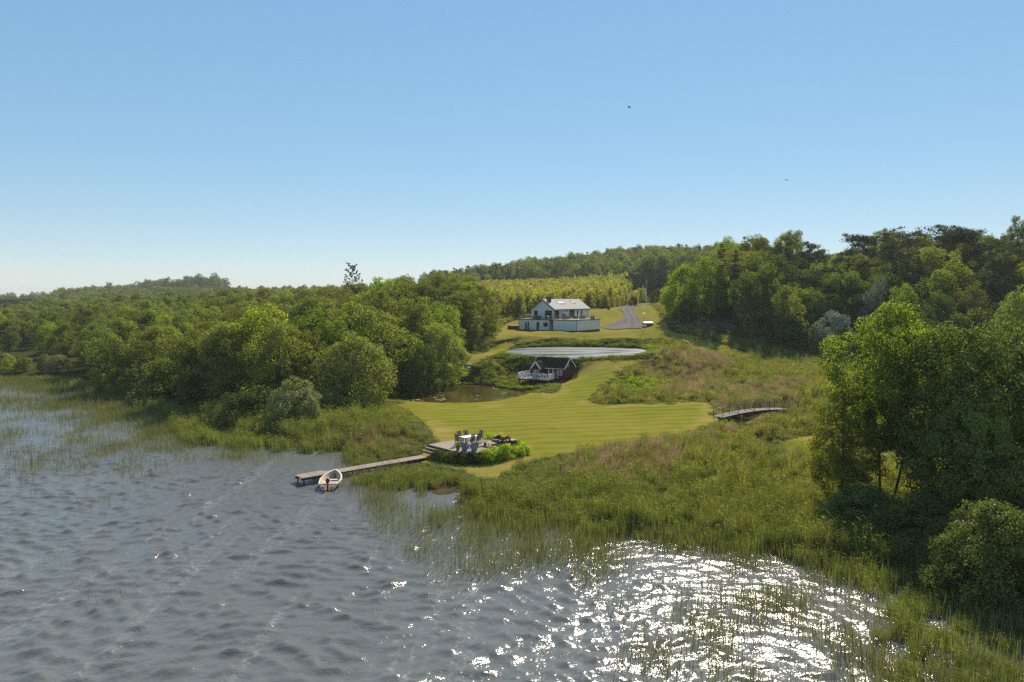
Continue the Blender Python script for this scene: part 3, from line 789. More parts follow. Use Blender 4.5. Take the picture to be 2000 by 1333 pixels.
RW = 'trees of the wood on the right hillside'
for a in [
 ('round', 0, 1330, 515, 181, 78, 'maple_tree', 'bright green round tree first in the wood beside the drive'),
 ('round', 1, 1386, 500, 178, 88, 'maple_tree', 'second bright green round tree in the wood beside the drive'),
 ('spruce', 0, 1437, 487, 182, 48, 'spruce_tree', 'slim dark spruce behind the two bright green trees'),
 ('sycamore', 0, 1462, 528, 170, 74, 'sycamore_tree', 'deep green tree below the slim dark spruce'),
 ('alder_tall', 0, 1500, 508, 165, 76, 'birch_tree', 'tall pale green birch in the front of the hillside wood'),
 ('alder', 1, 1538, 556, 159, 84, 'alder_tree', 'olive tree in front of the tall pale birch'),
 ('pine', 0, 1556, 518, 178, 95, 'pine_tree', 'low dark pine right of the tall pale birch'),
 ('pine', 1, 1612, 520, 176, 100, 'pine_tree', 'leaning dark pine above the silvery bush'),
 ('round', 2, 1590, 560, 168, 70, 'maple_tree', 'yellow-green tree peeping from under the low dark pines'),
 ('silver', 0, 1632, 604, 151, 88, 'whitebeam_tree', 'silvery bushy tree at the foot of the hillside wood'),
 ('silver', 1, 1712, 538, 159, 64, 'whitebeam_tree', 'smaller silvery tree higher up among the dark spruces'),
 ('spruce', 1, 1742, 478, 176, 64, 'spruce_tree', 'dark spruce behind the higher silvery tree'),
 ('spruce', 0, 1792, 490, 172, 66, 'spruce_tree', 'dark spruce right of the spruce behind the silvery tree'),
 ('pine', 2, 1690, 453, 190, 112, 'pine_tree', 'tall pine breaking the skyline above the higher silvery tree'),
 ('pine', 0, 1764, 440, 193, 112, 'pine_tree', 'tall spreading pine on the skyline, second of the row'),
 ('pine', 1, 1832, 437, 188, 100, 'pine_tree', 'tall thin pine on the skyline, third of the row'),
 ('pine', 2, 1885, 441, 184, 128, 'pine_tree', 'widest dark pine on the skyline, fourth of the row'),
 ('pine', 0, 1928, 462, 182, 90, 'pine_tree', 'dark pine right of the widest skyline pine'),
 ('round', 0, 1972, 494, 168, 118, 'maple_tree', 'bright green rounded tree below the right end of the skyline'),
 ('round', 1, 1765, 552, 156, 74, 'hazel_tree', 'mid green bushy tree right of the higher silvery tree'),
 ('sycamore', 1, 1835, 566, 153, 92, 'hazel_tree', 'mid green spreading tree in front of the dark spruces'),
 ('alder', 2, 1900, 556, 152, 88, 'hazel_tree', 'olive tree left of the bright rounded tree'),
 ('willow', 0, 1990, 556, 120, 110, 'willow_tree', 'pale willow at the right edge behind the dark near trees'),
 ('alder', 3, 1482, 462, 203, 80, 'alder_tree', 'brownish tree on the skyline above the tall pale birch'),
 ('alder_tall', 1, 1545, 449, 203, 66, 'birch_tree', 'thin-topped tree highest on the left part of the wooded skyline'),
 ('round', 2, 1416, 459, 250, 62, 'oak_tree', 'hazy round oak on the skyline left of the hillside wood'),
 ('alder_tall', 2, 1988, 420, 182, 60, 'birch_tree', 'tall airy tree on the skyline at the right edge'),
 ('sycamore', 0, 1655, 492, 205, 90, 'maple_tree', 'light green tree filling the dip in the wooded skyline'),
 ('round', 1, 1700, 520, 186, 80, 'maple_tree', 'light green tree between the skyline pines and the silvery tree')]:
    T(*a, group=RW)
for a in [('bush', 0, 1335, 575, 174, 62, 'hawthorn_bush', 'dark bush under the first bright green tree by the drive'),
          ('bush', 1, 1482, 600, 162, 80, 'hawthorn_bush', 'dark brown-green bush at the wood foot below the birch'),
          ('bush', 2, 1545, 618, 156, 96, 'hawthorn_bush', 'widest dark bush at the wood foot left of the silvery tree'),
          ('bush', 0, 1590, 632, 153, 60, 'hawthorn_bush', 'dark bush touching the left side of the silvery tree'),
          ('bush', 1, 1660, 640, 150, 60, 'hawthorn_bush', 'dark bush touching the right side of the silvery tree'),
          ('bush', 2, 1720, 610, 150, 100, 'hawthorn_bush', 'dark bush above the top of the near alder'),
          ('bush', 0, 1800, 610, 148, 110, 'hawthorn_bush', 'dark bush above the broad near tree'),
          ('bush', 1, 1890, 600, 146, 120, 'hawthorn_bush', 'dark bush above the right edge trees'),
          ('bush', 2, 1442, 640, 163, 40, 'hawthorn_bush', 'small dark bush at the top of the bare slope'),
          ('bush', 0, 1406, 632, 166, 26, 'young_bush', 'slim young green bush alone on the slope below the wood')]:
    T(*a, cat='bush', group='bushes at the foot of the hillside wood', mats=L_ALDER if a[6] == 'young_bush' else None)
# house surroundings
for a in [('bush', 0, 1180, 574, 246, 22, 'clipped_shrub', 'dark round-headed shrub at the lawn edge left of the drive'),
          ('bush', 1, 1236, 576, 268, 22, 'clipped_shrub', 'dark shrub at the top bend of the drive'),
          ('bush', 2, 1284, 562, 250, 30, 'clipped_shrub', 'larger dark shrub right of the flagpole'),
          ('bush', 1, 1024, 602, 215, 12, 'young_bush', 'small light green sapling just left of the house gable')]:
    T(*a, cat='shrub', group='shrubs around the house', mats=L_BRIGHT if a[6] == 'young_bush' else None)

LW = 'trees of the wood left of the ponds'
for a in [
 ('willow', 0, 690, 645, 95, 178, 'willow_tree', 'big round light green willow beside the lawn'),
 ('greybush', 0, 574, 733, 82, 118, 'grey_willow_bush', 'grey-green round bush at the shore left of the big willow'),
 ('bush', 1, 492, 752, 84, 124, 'willow_bush', 'dark blue-green bush left of the grey round bush'),
 ('alder', 0, 540, 615, 94, 150, 'alder_tree', 'yellowish alder with dark stem left of the big willow'),
 ('alder_tall', 0, 610, 640, 99, 90, 'alder_tree', 'narrow alder close behind the big willow'),
 ('alder_tall', 1, 436, 628, 98, 118, 'alder_tree', 'dense upright alder third left of the big willow'),
 ('alder', 2, 380, 640, 101, 118, 'alder_tree', 'broad dark alder where the shore bends'),
 ('bush', 2, 318, 698, 105, 130, 'willow_bush', 'wide grey-green willow bush hanging over the water'),
 ('bush', 0, 262, 710, 109, 92, 'willow_bush', 'dark willow bush left of the wide hanging bush'),
 ('round', 1, 213, 652, 114, 92, 'willow_tree', 'leaning willow at the end of the reedy bay', ),
 ('alder_tall', 2, 745, 566, 128, 110, 'alder_tree', 'tall dark alder right behind the big willow'),
 ('alder_tall', 0, 800, 576, 126, 104, 'alder_tree', 'tall alder above the still lower pond'),
 ('willow', 1, 858, 628, 124, 112, 'willow_tree', 'pale green willow at the head of the lower pond'),
 ('round', 2, 812, 668, 114, 108, 'willow_tree', 'dark round willow overhanging the lower pond'),
 ('alder_tall', 1, 905, 566, 152, 92, 'alder_tree', 'upright alder by the mown path to the upper pond'),
 ('alder_tall', 2, 942, 556, 164, 66, 'alder_tree', 'slender alder nearest the house on its left'),
 ('alder', 1, 962, 580, 172, 40, 'alder_tree', 'small dark tree closing the wood beside the house lawn'),
 ('alder', 3, 798, 534, 176, 96, 'alder_tree', 'alder on the skyline left of the twin-topped one'),
 ('alder', 0, 846, 530, 178, 90, 'alder_tree', 'twin-topped alder highest on the left skyline'),
 ('alder', 2, 885, 540, 180, 80, 'alder_tree', 'alder right of the twin-topped skyline alder'),
 ('alder_tall', 0, 735, 538, 240, 20, 'poplar_tree', 'tiny pointed treetop right of the lone pine')]:
    T(*a, cat='bush' if 'bush' in a[6] else 'tree', group=LW, **({'mats': L_DKBUSH} if 'dark round willow' in a[7] else {'mats': L_ALDER} if a[7].startswith('leaning') else {}))
for a in [('round', 0, 14, 690, 141, 42, 'willow_tree', 'small round tree in the marsh at the left edge'),
          ('alder_tall', 1, 46, 697, 142, 30, 'willow_tree', 'thin pale tree in the marsh, second from the left edge'),
          ('willow', 0, 86, 690, 141, 34, 'willow_tree', 'small upright willow beside the pale marsh bush'),
          ('greybush', 1, 112, 692, 140, 56, 'willow_bush', 'pale yellowish round bush in the marsh')]:
    T(*a, cat='tree', group='small trees in the marsh')
ARCH['lone_pine'] = [pine(260, 13, 4.4, 34, 20, .36, (leaf_mat('lone_pine_needles', (.045, .034, .018), (.085, .06, .035), .15, gloss=.03), M_BARK), .25, .17, True)]
T('lone_pine', 0, 687, 511, 235, 54, 'pine_tree', 'lone sparse brown pine standing above the left wood', group=LW)

# the rest of both woods: trees one by one, tallest where the photograph's skyline is
def fill_wood(poly, n_try, dmin, skyline, kinds, namer, group, rise, seed):
    r = np.random.default_rng(seed); P = np.asarray(poly)[:, :2]
    lo, hi = P.min(0), P.max(0); pts = []
    X = r.uniform(lo[0], hi[0], n_try); Y = r.uniform(lo[1], hi[1], n_try)
    ok = sdist(P, X, Y) < 0
    for x, y in zip(X[ok], Y[ok]):
        d = dmin * (1 + .0022 * (y - 110))
        if any((x - a) ** 2 + (y - b) ** 2 < d * d for a, b in pts): continue
        if any((x - a) ** 2 + (y - b) ** 2 < (max(c * .75, 2.5)) ** 2 for a, b, c in occupied): continue
        pts.append((x, y))
    made = {}
    for i, (x, y) in enumerate(pts):
        px = 1000 + x / y * FPX
        k = r.choice(len(kinds), p=[kk[1] for kk in kinds]); kind = kinds[k][0]
        H = crbox(ARCH[kind][i % len(ARCH[kind])][1])[1][2]
        want = rise(px, y) * r.uniform(.82, 1.16) * (1.12 if kind in ('pine', 'spruce') else 1)
        zt = D(px, np.interp(px, *zip(*skyline)) + r.uniform(2, 12), y)[2]
        want = min(want, zt - g1(x, y))
        if want < 3: continue
        s = want / H
        nm, lab = namer(kind, px, y)
        made.setdefault(lab, []).append((px, place(kind, i, x, y, s * r.uniform(.95, 1.2), zs=1.0, name=nm, label=lab, group=group)))
    nth = 'first second third fourth fifth sixth seventh eighth ninth tenth eleventh twelfth thirteenth fourteenth fifteenth sixteenth'.split()
    for lab, L_ in made.items():                # trees alike in kind and place are told apart by their order
        L_.sort(key=lambda q: q[0])
        if len(L_) > 1:
            for j, (_p, e) in enumerate(L_):
                e['label'] = lab + ', %s from left' % nth[min(j, 15)]
    return len(pts)
def pY(l):
    return np.array([((px - 1000) / FPX * Y, Y) for px, Y in l])
LEFT_WOOD = pY([(-90, 172), (0, 168), (120, 160), (180, 135), (230, 121), (300, 114), (400, 106), (520, 100), (640, 101), (735, 111), (800, 130), (870, 138), (925, 158), (955, 178), (968, 205), (960, 245), (400, 262), (-90, 262)])
SKY_L = [(-100, 602), (0, 599), (100, 595), (200, 590), (330, 583), (450, 568), (560, 563), (640, 558), (760, 547), (830, 539), (890, 543), (930, 556), (965, 585), (1000, 600)]
def name_l(kind, px, y):
    z = 'back' if y > 205 else 'middle' if y > 155 else 'front'
    for lim, s in ((80, 'the left marsh tree'), (170, 'the pale marsh bush'), (260, 'the leaning willow'), (350, 'the wide hanging bush'), (430, 'the broad dark alder'), (510, 'the dense upright alder'),
                   (600, 'the yellowish alder'), (700, 'the big round willow'), (800, 'the tall dark alder'), (880, 'the pale green willow'), (2000, 'the slender alder')):
        if px < lim: break
    k = {'alder': 'olive alder', 'alder_tall': 'tall alder', 'round': 'bushy green willow'}[kind]
    return ('willow_tree' if kind == 'round' else 'alder_tree'), '%s in the %s wood behind %s' % (k, z, s)
n1 = fill_wood(LEFT_WOOD, 6000, 6.3, SKY_L, [('alder', .62), ('alder_tall', .2), ('round', .18)], name_l, LW,
               lambda px, y: np.interp(px, [0, 250, 600, 800], [7.2, 8.8, 11.5, 13]), 5)
RIGHT_WOOD = pY([(1315, 192), (1400, 182), (1480, 175), (1600, 165), (1750, 160), (1900, 156), (2080, 150), (2080, 232), (1750, 240), (1450, 240), (1330, 225)])
SKY_R = [(1290, 560), (1330, 520), (1385, 500), (1410, 480), (1480, 468), (1540, 462), (1600, 487), (1650, 480), (1690, 466), (1760, 450), (1850, 446), (1950, 462), (1990, 435), (2100, 430)]
def name_r(kind, px, y):
    z = 'crest' if y > 205 else 'upper slope' if y > 182 else 'lower slope'
    for lim, s in ((1400, 'the bright round trees'), (1480, 'the slim spruce'), (1560, 'the pale birch'), (1660, 'the silvery bush'), (1740, 'the higher silvery tree'), (1830, 'the near alder'), (1920, 'the broad near tree'), (3000, 'the right edge trees')):
        if px < lim: break
    k = {'alder': 'olive tree', 'round': 'fresh green tree', 'pine': 'dark pine', 'spruce': 'dark spruce', 'sycamore': 'deep green tree'}[kind]
    return {'alder': 'alder_tree', 'round': 'maple_tree', 'pine': 'pine_tree', 'spruce': 'spruce_tree', 'sycamore': 'sycamore_tree'}[kind], '%s on the %s above %s' % (k, z, s)
n2 = fill_wood(RIGHT_WOOD, 4000, 6.6, SKY_R, [('alder', .24), ('round', .22), ('pine', .2), ('spruce', .18), ('sycamore', .16)], name_r, RW, lambda px, y: 13.0, 6)
print('filled', n1, n2)

# ------------------------------------------------------------------ scattering for what nobody could count
def source(name, me):
    return bpy.data.objects.new(name, me)          # not linked to the scene: only its shape is used
def scatter(name, pts, rot, scl, var, sources, label, mats=None):
    n = len(pts)
    me = bpy.data.meshes.new(name)
    me.vertices.add(n); me.vertices.foreach_set('co', np.asarray(pts, np.float32).reshape(-1))
    a = me.attributes.new('rot', 'FLOAT_VECTOR', 'POINT'); a.data.foreach_set('vector', np.asarray(rot, np.float32).reshape(-1))
    a = me.attributes.new('scl', 'FLOAT_VECTOR', 'POINT'); a.data.foreach_set('vector', np.asarray(scl, np.float32).reshape(-1))
    a = me.attributes.new('var', 'INT', 'POINT'); a.data.foreach_set('value', np.asarray(var, np.int32))
    me.update()
    for s in sources:
        for m in s.data.materials:
            if m.name not in [x.name for x in me.materials]: me.materials.append(m)
    o = link(name, me)
    ng = bpy.data.node_groups.new(name, 'GeometryNodeTree')
    ng.interface.new_socket('Geometry', in_out='INPUT', socket_type='NodeSocketGeometry')
    ng.interface.new_socket('Geometry', in_out='OUTPUT', socket_type='NodeSocketGeometry')
    N, L = ng.nodes, ng.links
    gi, go = N.new('NodeGroupInput'), N.new('NodeGroupOutput')
    def na(nm, tp):
        x = N.new('GeometryNodeInputNamedAttribute'); x.data_type = tp; x.inputs[0].default_value = nm; return x.outputs[0]
    R, S, Vv = na('rot', 'FLOAT_VECTOR'), na('scl', 'FLOAT_VECTOR'), na('var', 'INT')
    e2r = N.new('FunctionNodeEulerToRotation'); L.new(R, e2r.inputs[0])
    join = N.new('GeometryNodeJoinGeometry')
    for i, s in enumerate(sources):
        oi = N.new('GeometryNodeObjectInfo'); oi.inputs['Object'].default_value = s
        if 'As Instance' in oi.inputs: oi.inputs['As Instance'].default_value = False
        c = N.new('FunctionNodeCompare'); c.data_type = 'INT'; c.operation = 'EQUAL'
        ins = [k for k in c.inputs if k.type == 'INT']; L.new(Vv, ins[0]); ins[1].default_value = i
        ip = N.new('GeometryNodeInstanceOnPoints')
        L.new(gi.outputs[0], ip.inputs['Points']); L.new(c.outputs[0], ip.inputs['Selection']); L.new(oi.outputs['Geometry'], ip.inputs['Instance'])
        L.new(e2r.outputs[0], ip.inputs['Rotation']); L.new(S, ip.inputs['Scale']); L.new(ip.outputs[0], join.inputs[0])
    L.new(join.outputs[0], go.inputs[0])
    md = o.modifiers.new('scatter', 'NODES'); md.node_group = ng
    return tag(o, label, kind='stuff')
def merged(pair, name):
    """trunk and crown of a far tree as one shape"""
    bm = bmesh.new()
    me = bpy.data.meshes.new(name)
    t, c = pair
    bm.from_mesh(t); nt = len(bm.faces); bm.from_mesh(c); bm.faces.ensure_lookup_table()
    for f in bm.faces[nt:]: f.material_index = 1
    bm.to_mesh(me); bm.free(); me.materials.append(t.materials[0]); me.materials.append(c.materials[0])
    return source(name, me)
FAR_B = [merged(broadleaf(400 + i, 12, 4.6, .8, 'dome', 60, 34, .75, 1.35, .2, 1, (L_FAR, M_BARK), inner=.15), 'far_tree%d' % i) for i in range(3)]
FAR_S = [merged(spruce(410, 13, 2.8, 14, 16, 1.1, (L_SPRUCE, M_BARK)), 'far_spruce')]
POP = [merged(broadleaf(420 + i, 8.5, 1.35, .6, 'column', 46, 26, .36, .62, .07, 1, (L_YELLOW, M_BARK_GREY), inner=.3, lump=.4, up=.2), 'plantation_tree%d' % i) for i in range(3)]
def jit(poly, step, seed, j=.8):
    P = np.asarray(poly)[:, :2]; lo, hi = P.min(0), P.max(0); r = np.random.default_rng(seed)
    X, Y = np.meshgrid(np.arange(lo[0], hi[0], step), np.arange(lo[1], hi[1], step))
    X = X.ravel() + r.uniform(-j, j, X.size) * step; Y = Y.ravel() + r.uniform(-j, j, Y.size) * step
    k = sdist(P, X, Y) < 0
    return X[k], Y[k], r
def far_scatter(name, poly, step, seed, sources, label, s0, s1, pick=None, zsc=1.0):
    X, Y, r = jit(poly, step, seed)
    n = len(X); s = r.uniform(s0, s1, n)
    var = r.integers(0, len(sources), n) if pick is None else pick(X, Y, r)
    return scatter(name, np.stack([X, Y, ground(X, Y) - .2], 1), np.stack([np.zeros(n), np.zeros(n), r.uniform(0, 6.28, n)], 1),
                   np.stack([s, s, s * zsc * r.uniform(.85, 1.15, n)], 1), var, sources, label)
far_scatter('plantation', pY([(925, 232), (990, 222), (1060, 228), (1130, 238), (1180, 262), (1215, 285), (1235, 330), (1225, 430), (1100, 440), (800, 440), (780, 330), (880, 262)]), 1.75, 21, POP,
            'yellow-green poplar plantation on the slope behind the house', .55, .88)
far_scatter('young_plantation', pY([(1135, 246), (1180, 254), (1240, 280), (1262, 300), (1262, 325), (1215, 300), (1160, 272), (1120, 262)]), 2.2, 22, POP,
            'low fresh green young trees along the top of the drive', .42, .62)
far_scatter('spruce_belt', pY([(1218, 330), (1320, 315), (1330, 380), (1225, 420)]), 3.5, 27, FAR_S, 'belt of grey-green young spruces beyond the drive', .5, .7)
far_scatter('far_forest', pY([(860, 470), (1000, 450), (1230, 440), (1420, 400), (1460, 640), (1440, 760), (1250, 760), (1000, 720), (820, 700)]), 7.5, 23, FAR_B + FAR_S,
            'far wooded hill behind the plantation', .75, 1.25, lambda X, Y, r: np.where((wob(X, Y, 90) + r.normal(0, .25, len(X)) > .35) & (Y < 600), 3, r.integers(0, 3, len(X))))
far_scatter('left_back_wood', pY([(-80, 258), (400, 258), (780, 250), (880, 262), (790, 330), (780, 420), (300, 440), (-80, 330)]), 5.0, 24, [merged(p, 'back_alder%d' % i) for i, p in enumerate(ARCH['alder'][:2])] + POP[:1],
            'yellowish treetops of the wood behind the left shore', .5, .72, lambda X, Y, r: np.where(Y > 330, 2, r.integers(0, 2, len(X))))
far_scatter('left_plantation', pY([(40, 345), (470, 320), (640, 330), (660, 600), (440, 700), (110, 700)]), 5.2, 29, POP[:1] + FAR_B[:2], 'pale yellow-green plantation along the left skyline', .45, .85)
far_scatter('distant_wood', pY([(-60, 1080), (130, 1080), (140, 1150), (-60, 1150)]), 13, 25, FAR_B, 'distant dark wood on the left horizon', .8, 1.2)
far_scatter('distant_hill_wood', pY([(120, 1000), (250, 930), (420, 900), (450, 960), (420, 1100), (180, 1100)]), 12, 26, FAR_B, 'distant wooded rise left of the lone pine', 1.0, 1.4)
far_scatter('far_copse', pY([(840, 900), (890, 900), (890, 950), (840, 950)]), 10, 28, FAR_B, 'far dark treetops left of the wooded hill', 1.0, 1.3)
# ------------------------------------------------------------------ reeds, herbs and grasses
def blade_mat(name, lo, hi, trans=.4, tcol=(1.15, 1.12, .5)):
    return leaf_mat(name, lo, hi, trans, tcol, .04, .28, .02)
V_REED = blade_mat('reed_blades', (.054, .068, .016), (.108, .116, .036))
V_DRY = blade_mat('dry_reed_blades', (.120, .088, .050), (.190, .145, .088), .3, (1.1, 1, .8))
V_HERB = blade_mat('herb_leaves', (.062, .076, .010), (.120, .132, .022))
V_LUSH = blade_mat('lush_leaves', (.075, .105, .008), (.150, .180, .016), .48)
V_GRASS = blade_mat('tall_grass_blades', (.095, .092, .024), (.180, .160, .060))
def blades(seed, n, h, rad, w, bend, leaves=0, mat=None, top=.0, plume=0):
    r = np.random.default_rng(seed); V, Tt = [], []
    for i in range(n):
        a = r.uniform(0, 6.28); q = rad * math.sqrt(r.uniform()); b = np.array([q * math.cos(a), q * math.sin(a), -.05])
        hh = h * r.uniform(.6, 1.15); t = r.uniform(0, 6.28); dv = np.array([math.cos(t), math.sin(t), 0]); sd = np.array([-math.sin(t), math.cos(t), 0])
        bd = bend * r.uniform(.2, 1.2)
        P = [b, b + np.array([0, 0, hh * .55]) + dv * bd * hh * .25, b + np.array([0, 0, hh * (1 - bd * .3)]) + dv * bd * hh]
        k = len(V); ww = w * r.uniform(.7, 1.3)
        V += [P[0] - sd * ww * .4, P[0] + sd * ww * .4, P[1] - sd * ww * .5, P[1] + sd * ww * .5, P[2] + np.array([0, 0, top])]
        Tt += [(k, k + 1, k + 3), (k, k + 3, k + 2), (k + 2, k + 3, k + 4)]
        for l in range(leaves):
            f = r.uniform(.35, .95); p = P[0] * (1 - f) + P[2] * f; u = r.uniform(0, 6.28); L = hh * r.uniform(.09, .2)
            e = p + np.array([math.cos(u) * L, math.sin(u) * L, L * r.uniform(.2, .9)]); m = (p + e) / 2 + np.array([-math.sin(u), math.cos(u), 0]) * ww * 1.1 + np.array([0, 0, L * .15])
            k = len(V); V += [p, m, e]; Tt += [(k, k + 1, k + 2)]
    return source('tuft', mesh_np('tuft', np.array(V), None, np.array(Tt), [mat]))
def herb(seed, h, rad, n, leaf, mat):
    r = np.random.default_rng(seed)
    a = r.uniform(0, 6.28, n); q = rad * np.sqrt(r.uniform(0, 1, n)); z = h * r.uniform(.12, 1, n) ** .7 * (1 - .45 * (q / rad) ** 2)
    P = np.stack([q * np.cos(a), q * np.sin(a), z], 1)
    N = np.stack([np.cos(a) * .5, np.sin(a) * .5, np.full(n, .8)], 1) + r.normal(0, .5, (n, 3))
    V, Tt = leaf_cloud(P, N, leaf, r, .5)
    return source('herb', mesh_np('herb', V, None, Tt, [mat]))
S_REED = [blades(500 + i, 58, 1.7, .45, .022, .11, 1, V_REED) for i in range(3)]
V_RUSH = blade_mat('rush_stems', (.050, .058, .020), (.095, .098, .036), .25)
S_THIN = [blades(510 + i, 9, 1.35, 1.15, .024, .08, 0, V_RUSH) for i in range(3)]
S_DRY = [blades(520 + i, 60, 1.5, .45, .02, .10, 0, V_DRY) for i in range(2)]
S_GRASS = [blades(530 + i, 60, 1.0, .5, .026, .4, 0, V_GRASS) for i in range(2)]
S_HERB = [herb(540 + i, .95, .5, 95, .17, V_HERB) for i in range(3)]
S_LUSH = [herb(550 + i, .9, .5, 95, .17, V_LUSH) for i in range(2)]

def cloud(n, x0, x1, y0, y1, seed):
    r = np.random.default_rng(seed); return r.uniform(x0, x1, n), r.uniform(y0, y1, n), r
def in_view(X, Y, m=90):
    px = 1000 + X / np.maximum(Y, 1) * FPX
    return (px > -m) & (px < 2000 + m)
def put(name, X, Y, r, sources, label, s, sz=None, z=None, lean=.08):
    n = len(X); z = ground(X, Y) - .03 if z is None else z
    s = np.broadcast_to(s, (n,)) * r.uniform(.75, 1.25, n); sz = 1.0 if sz is None else sz
    hz = s * np.broadcast_to(sz, (n,)) * r.uniform(.8, 1.2, n)
    return scatter(name, np.stack([X, Y, z], 1), np.stack([r.normal(0, lean, n), r.normal(0, lean, n), r.uniform(0, 6.28, n)], 1),
                   np.stack([s, s, hz], 1), r.integers(0, len(sources), n), sources, label)
def px_poly(l, z=0.0):
    return np.array([G(*p, z)[:2] for p in l])
# --- all rough ground that is not lawn, water, drive, house or deep wood
X, Y, r = cloud(150000, -40, 84, 34, 262, 31)
dens = np.interp(Y, [34, 70, 120, 180, 262], [1, .85, .62, .38, .22])
k = in_view(X, Y) & (r.uniform(size=len(X)) < dens)
X, Y = X[k], Y[k]
sl = sdist(LAKE, X, Y); lw = lawn_sd(X, Y); lp, up_, sp = sdist(LOWPOND, X, Y), sdist(UPPOND, X, Y), sdist(SIDEPOND, X, Y)
INLET = G(885, 965)
k = (sl > 0) & (lw > .15 - .7 * np.maximum(0, wob(X, Y, 2.6))) & ((X - INLET[0]) ** 2 + (Y - INLET[1]) ** 2 > 3.5) & (lp > .05) & (up_ > .05) & (sp > .1) & (line_dist(STREAM, X, Y) > 1.0) & (sdist(DRIVE_POLY, X, Y) > .3)
k &= (line_dist(np.array([hit(1402, 816)[:2], D(1550, 812, 93.5)[:2]]), X, Y) > 1.2) & (line_dist(np.array([G(582, 933, .58)[:2], hit(838, 886)[:2]]), X, Y) > .95)
k &= (sdist(LEFT_WOOD, X, Y) > -4) & (sdist(RIGHT_WOOD, X, Y) > -4)
k &= ~((X < 12) & (Y > 236)) & ~((X > -2) & (X < 30) & (Y > 172) & (Y < 214)) & ~((Y > 214) & (X < 22) & (X > 0) & (Y < 222))
KEEP_OUT = []          # discs kept free for built things: (x, y, radius)
for p, rad in ((hit(920, 885), 4.6), (hit(962, 880), 3.0), (hit(835, 893), 1.6), (hit(1095, 733), 3.3), (hit(1112, 737), 2.8), (hit(1075, 733), 3.0), (hit(1265, 637), 2.0)):
    k &= (X - p[0]) ** 2 + (Y - p[1]) ** 2 > rad ** 2
X, Y, sl, lw, lp, up_ = X[k], Y[k], sl[k], lw[k], lp[k], up_[k]
low = .2 + .8 * smooth(-.3, 3.0, lw)
near_front = (Y < 75) & (X < 6)                                 # grazed-short sedge in front of the lakeside lawn
low = np.where(near_front, np.minimum(low, .22 + .6 * smooth(.5, 8.0, lw)), low)
JA, JB = G(582, 933, .58)[:2], hit(838, 886)[:2]
jd_ = line_dist(np.array([JA, JB]), X, Y); side_ = (JB[0] - JA[0]) * (Y - JA[1]) - (JB[1] - JA[1]) * (X - JA[0])
low = np.where(side_ < 0, low * (.25 + .75 * smooth(1.0, 6.0, jd_)), low)
BA, BB = hit(1402, 816)[:2], D(1550, 812, 93.5)[:2]
bd_ = line_dist(np.array([BA, BB]), X, Y); bs_ = (BB[0] - BA[0]) * (Y - BA[1]) - (BB[1] - BA[1]) * (X - BA[0])
low = np.where(bs_ < 0, low * (.22 + .78 * smooth(1.5, 11.0, bd_ + np.maximum(0, X - 29) * .8)), low)
low = np.where((lp < 3.5) & (lw < 3.0), .14, low)                          # lower along the mown edge
n1_, n2_ = wob(X, Y, 11), wob(X + 77, Y - 31, 7)
DRYP = [px_poly(l, 1.3) for l in ([(1275, 735), (1300, 712), (1400, 705), (1425, 730), (1400, 765), (1320, 772), (1280, 765)], [(1395, 790), (1420, 760), (1520, 752), (1570, 770), (1560, 796), (1480, 800)])] + [px_poly([(160, 748), (200, 730), (380, 735), (400, 760), (250, 765)], .6), px_poly([(560, 862), (650, 845), (840, 860), (790, 875), (640, 880)], .4), px_poly([(1050, 905), (1200, 880), (1400, 860), (1420, 900), (1250, 930), (1100, 930)], .5)]
dry_ = np.min([sdist(p, X, Y) for p in DRYP], 0)
u = r.uniform(size=len(X))
t = np.full(len(X), 3)                                          # 0 reed 1 dry 2 grass 3 herb 4 lush
shore = 1 - smooth(4, 15, sl)
t = np.where(u < .55, 2, t); t = np.where((u > .55) & (u < .68), 0, t)
t = np.where((u > .9) & (n2_ > -.1), 4, t)
t = np.where(r.uniform(size=len(X)) < shore * .85, 0, t)
t = np.where((dry_ < n2_ * 2.5) & (r.uniform(size=len(X)) < .5), 1, t)
ring = np.minimum(lp, up_) < 5.5
t = np.where(ring & (u < .8), 3, t); t = np.where(ring & (u > .72), 4, t)
lushp = np.min([(X - p[0]) ** 2 + (Y - p[1]) ** 2 for p in (hit(1235, 755), hit(1700, 715), hit(1255, 762), hit(1385, 640), hit(1290, 680))], 0)
t = np.where((lushp < 16) & (u < .85), 4, t)
bp = sdist(BRACKEN, X, Y) < 0
t = np.where(bp & (u < .5), 1, t)
drop = bp & (r.uniform(size=len(X)) < .5)
ringk = np.where(up_ < 5.5, np.where(Y < 150, .5, .8), np.where((lp < 6) & (Y < 121), .62, 1.0))
hs_ = np.where(Y > 165, .6, 1.0) * ringk * low * (1 + .25 * n1_)
FARK = np.interp(Y, [60, 140, 220], [1.0, 1.25, 1.7])             # fewer, broader tufts with distance
for code, nm, src, lab, base in ((0, 'reed_bed', S_REED, 'green reeds along the shore and in the meadow', .95), (1, 'dry_reeds', S_DRY, 'brownish last-year reeds in the wet meadow', .85),
                                 (2, 'tall_grass', S_GRASS, 'tall unmown grass of the meadow', 1.0), (3, 'meadow_herbs', S_HERB, 'dark green herbs on the banks and meadow', 1.0), (4, 'fresh_herbs', S_LUSH, 'bright yellow-green herbs in patches', 1.0)):
    k = (t == code) & ~drop
    put(nm, X[k], Y[k], r, src, lab, base * FARK[k], hs_[k] / FARK[k] * np.where(bp[k], .45, 1))
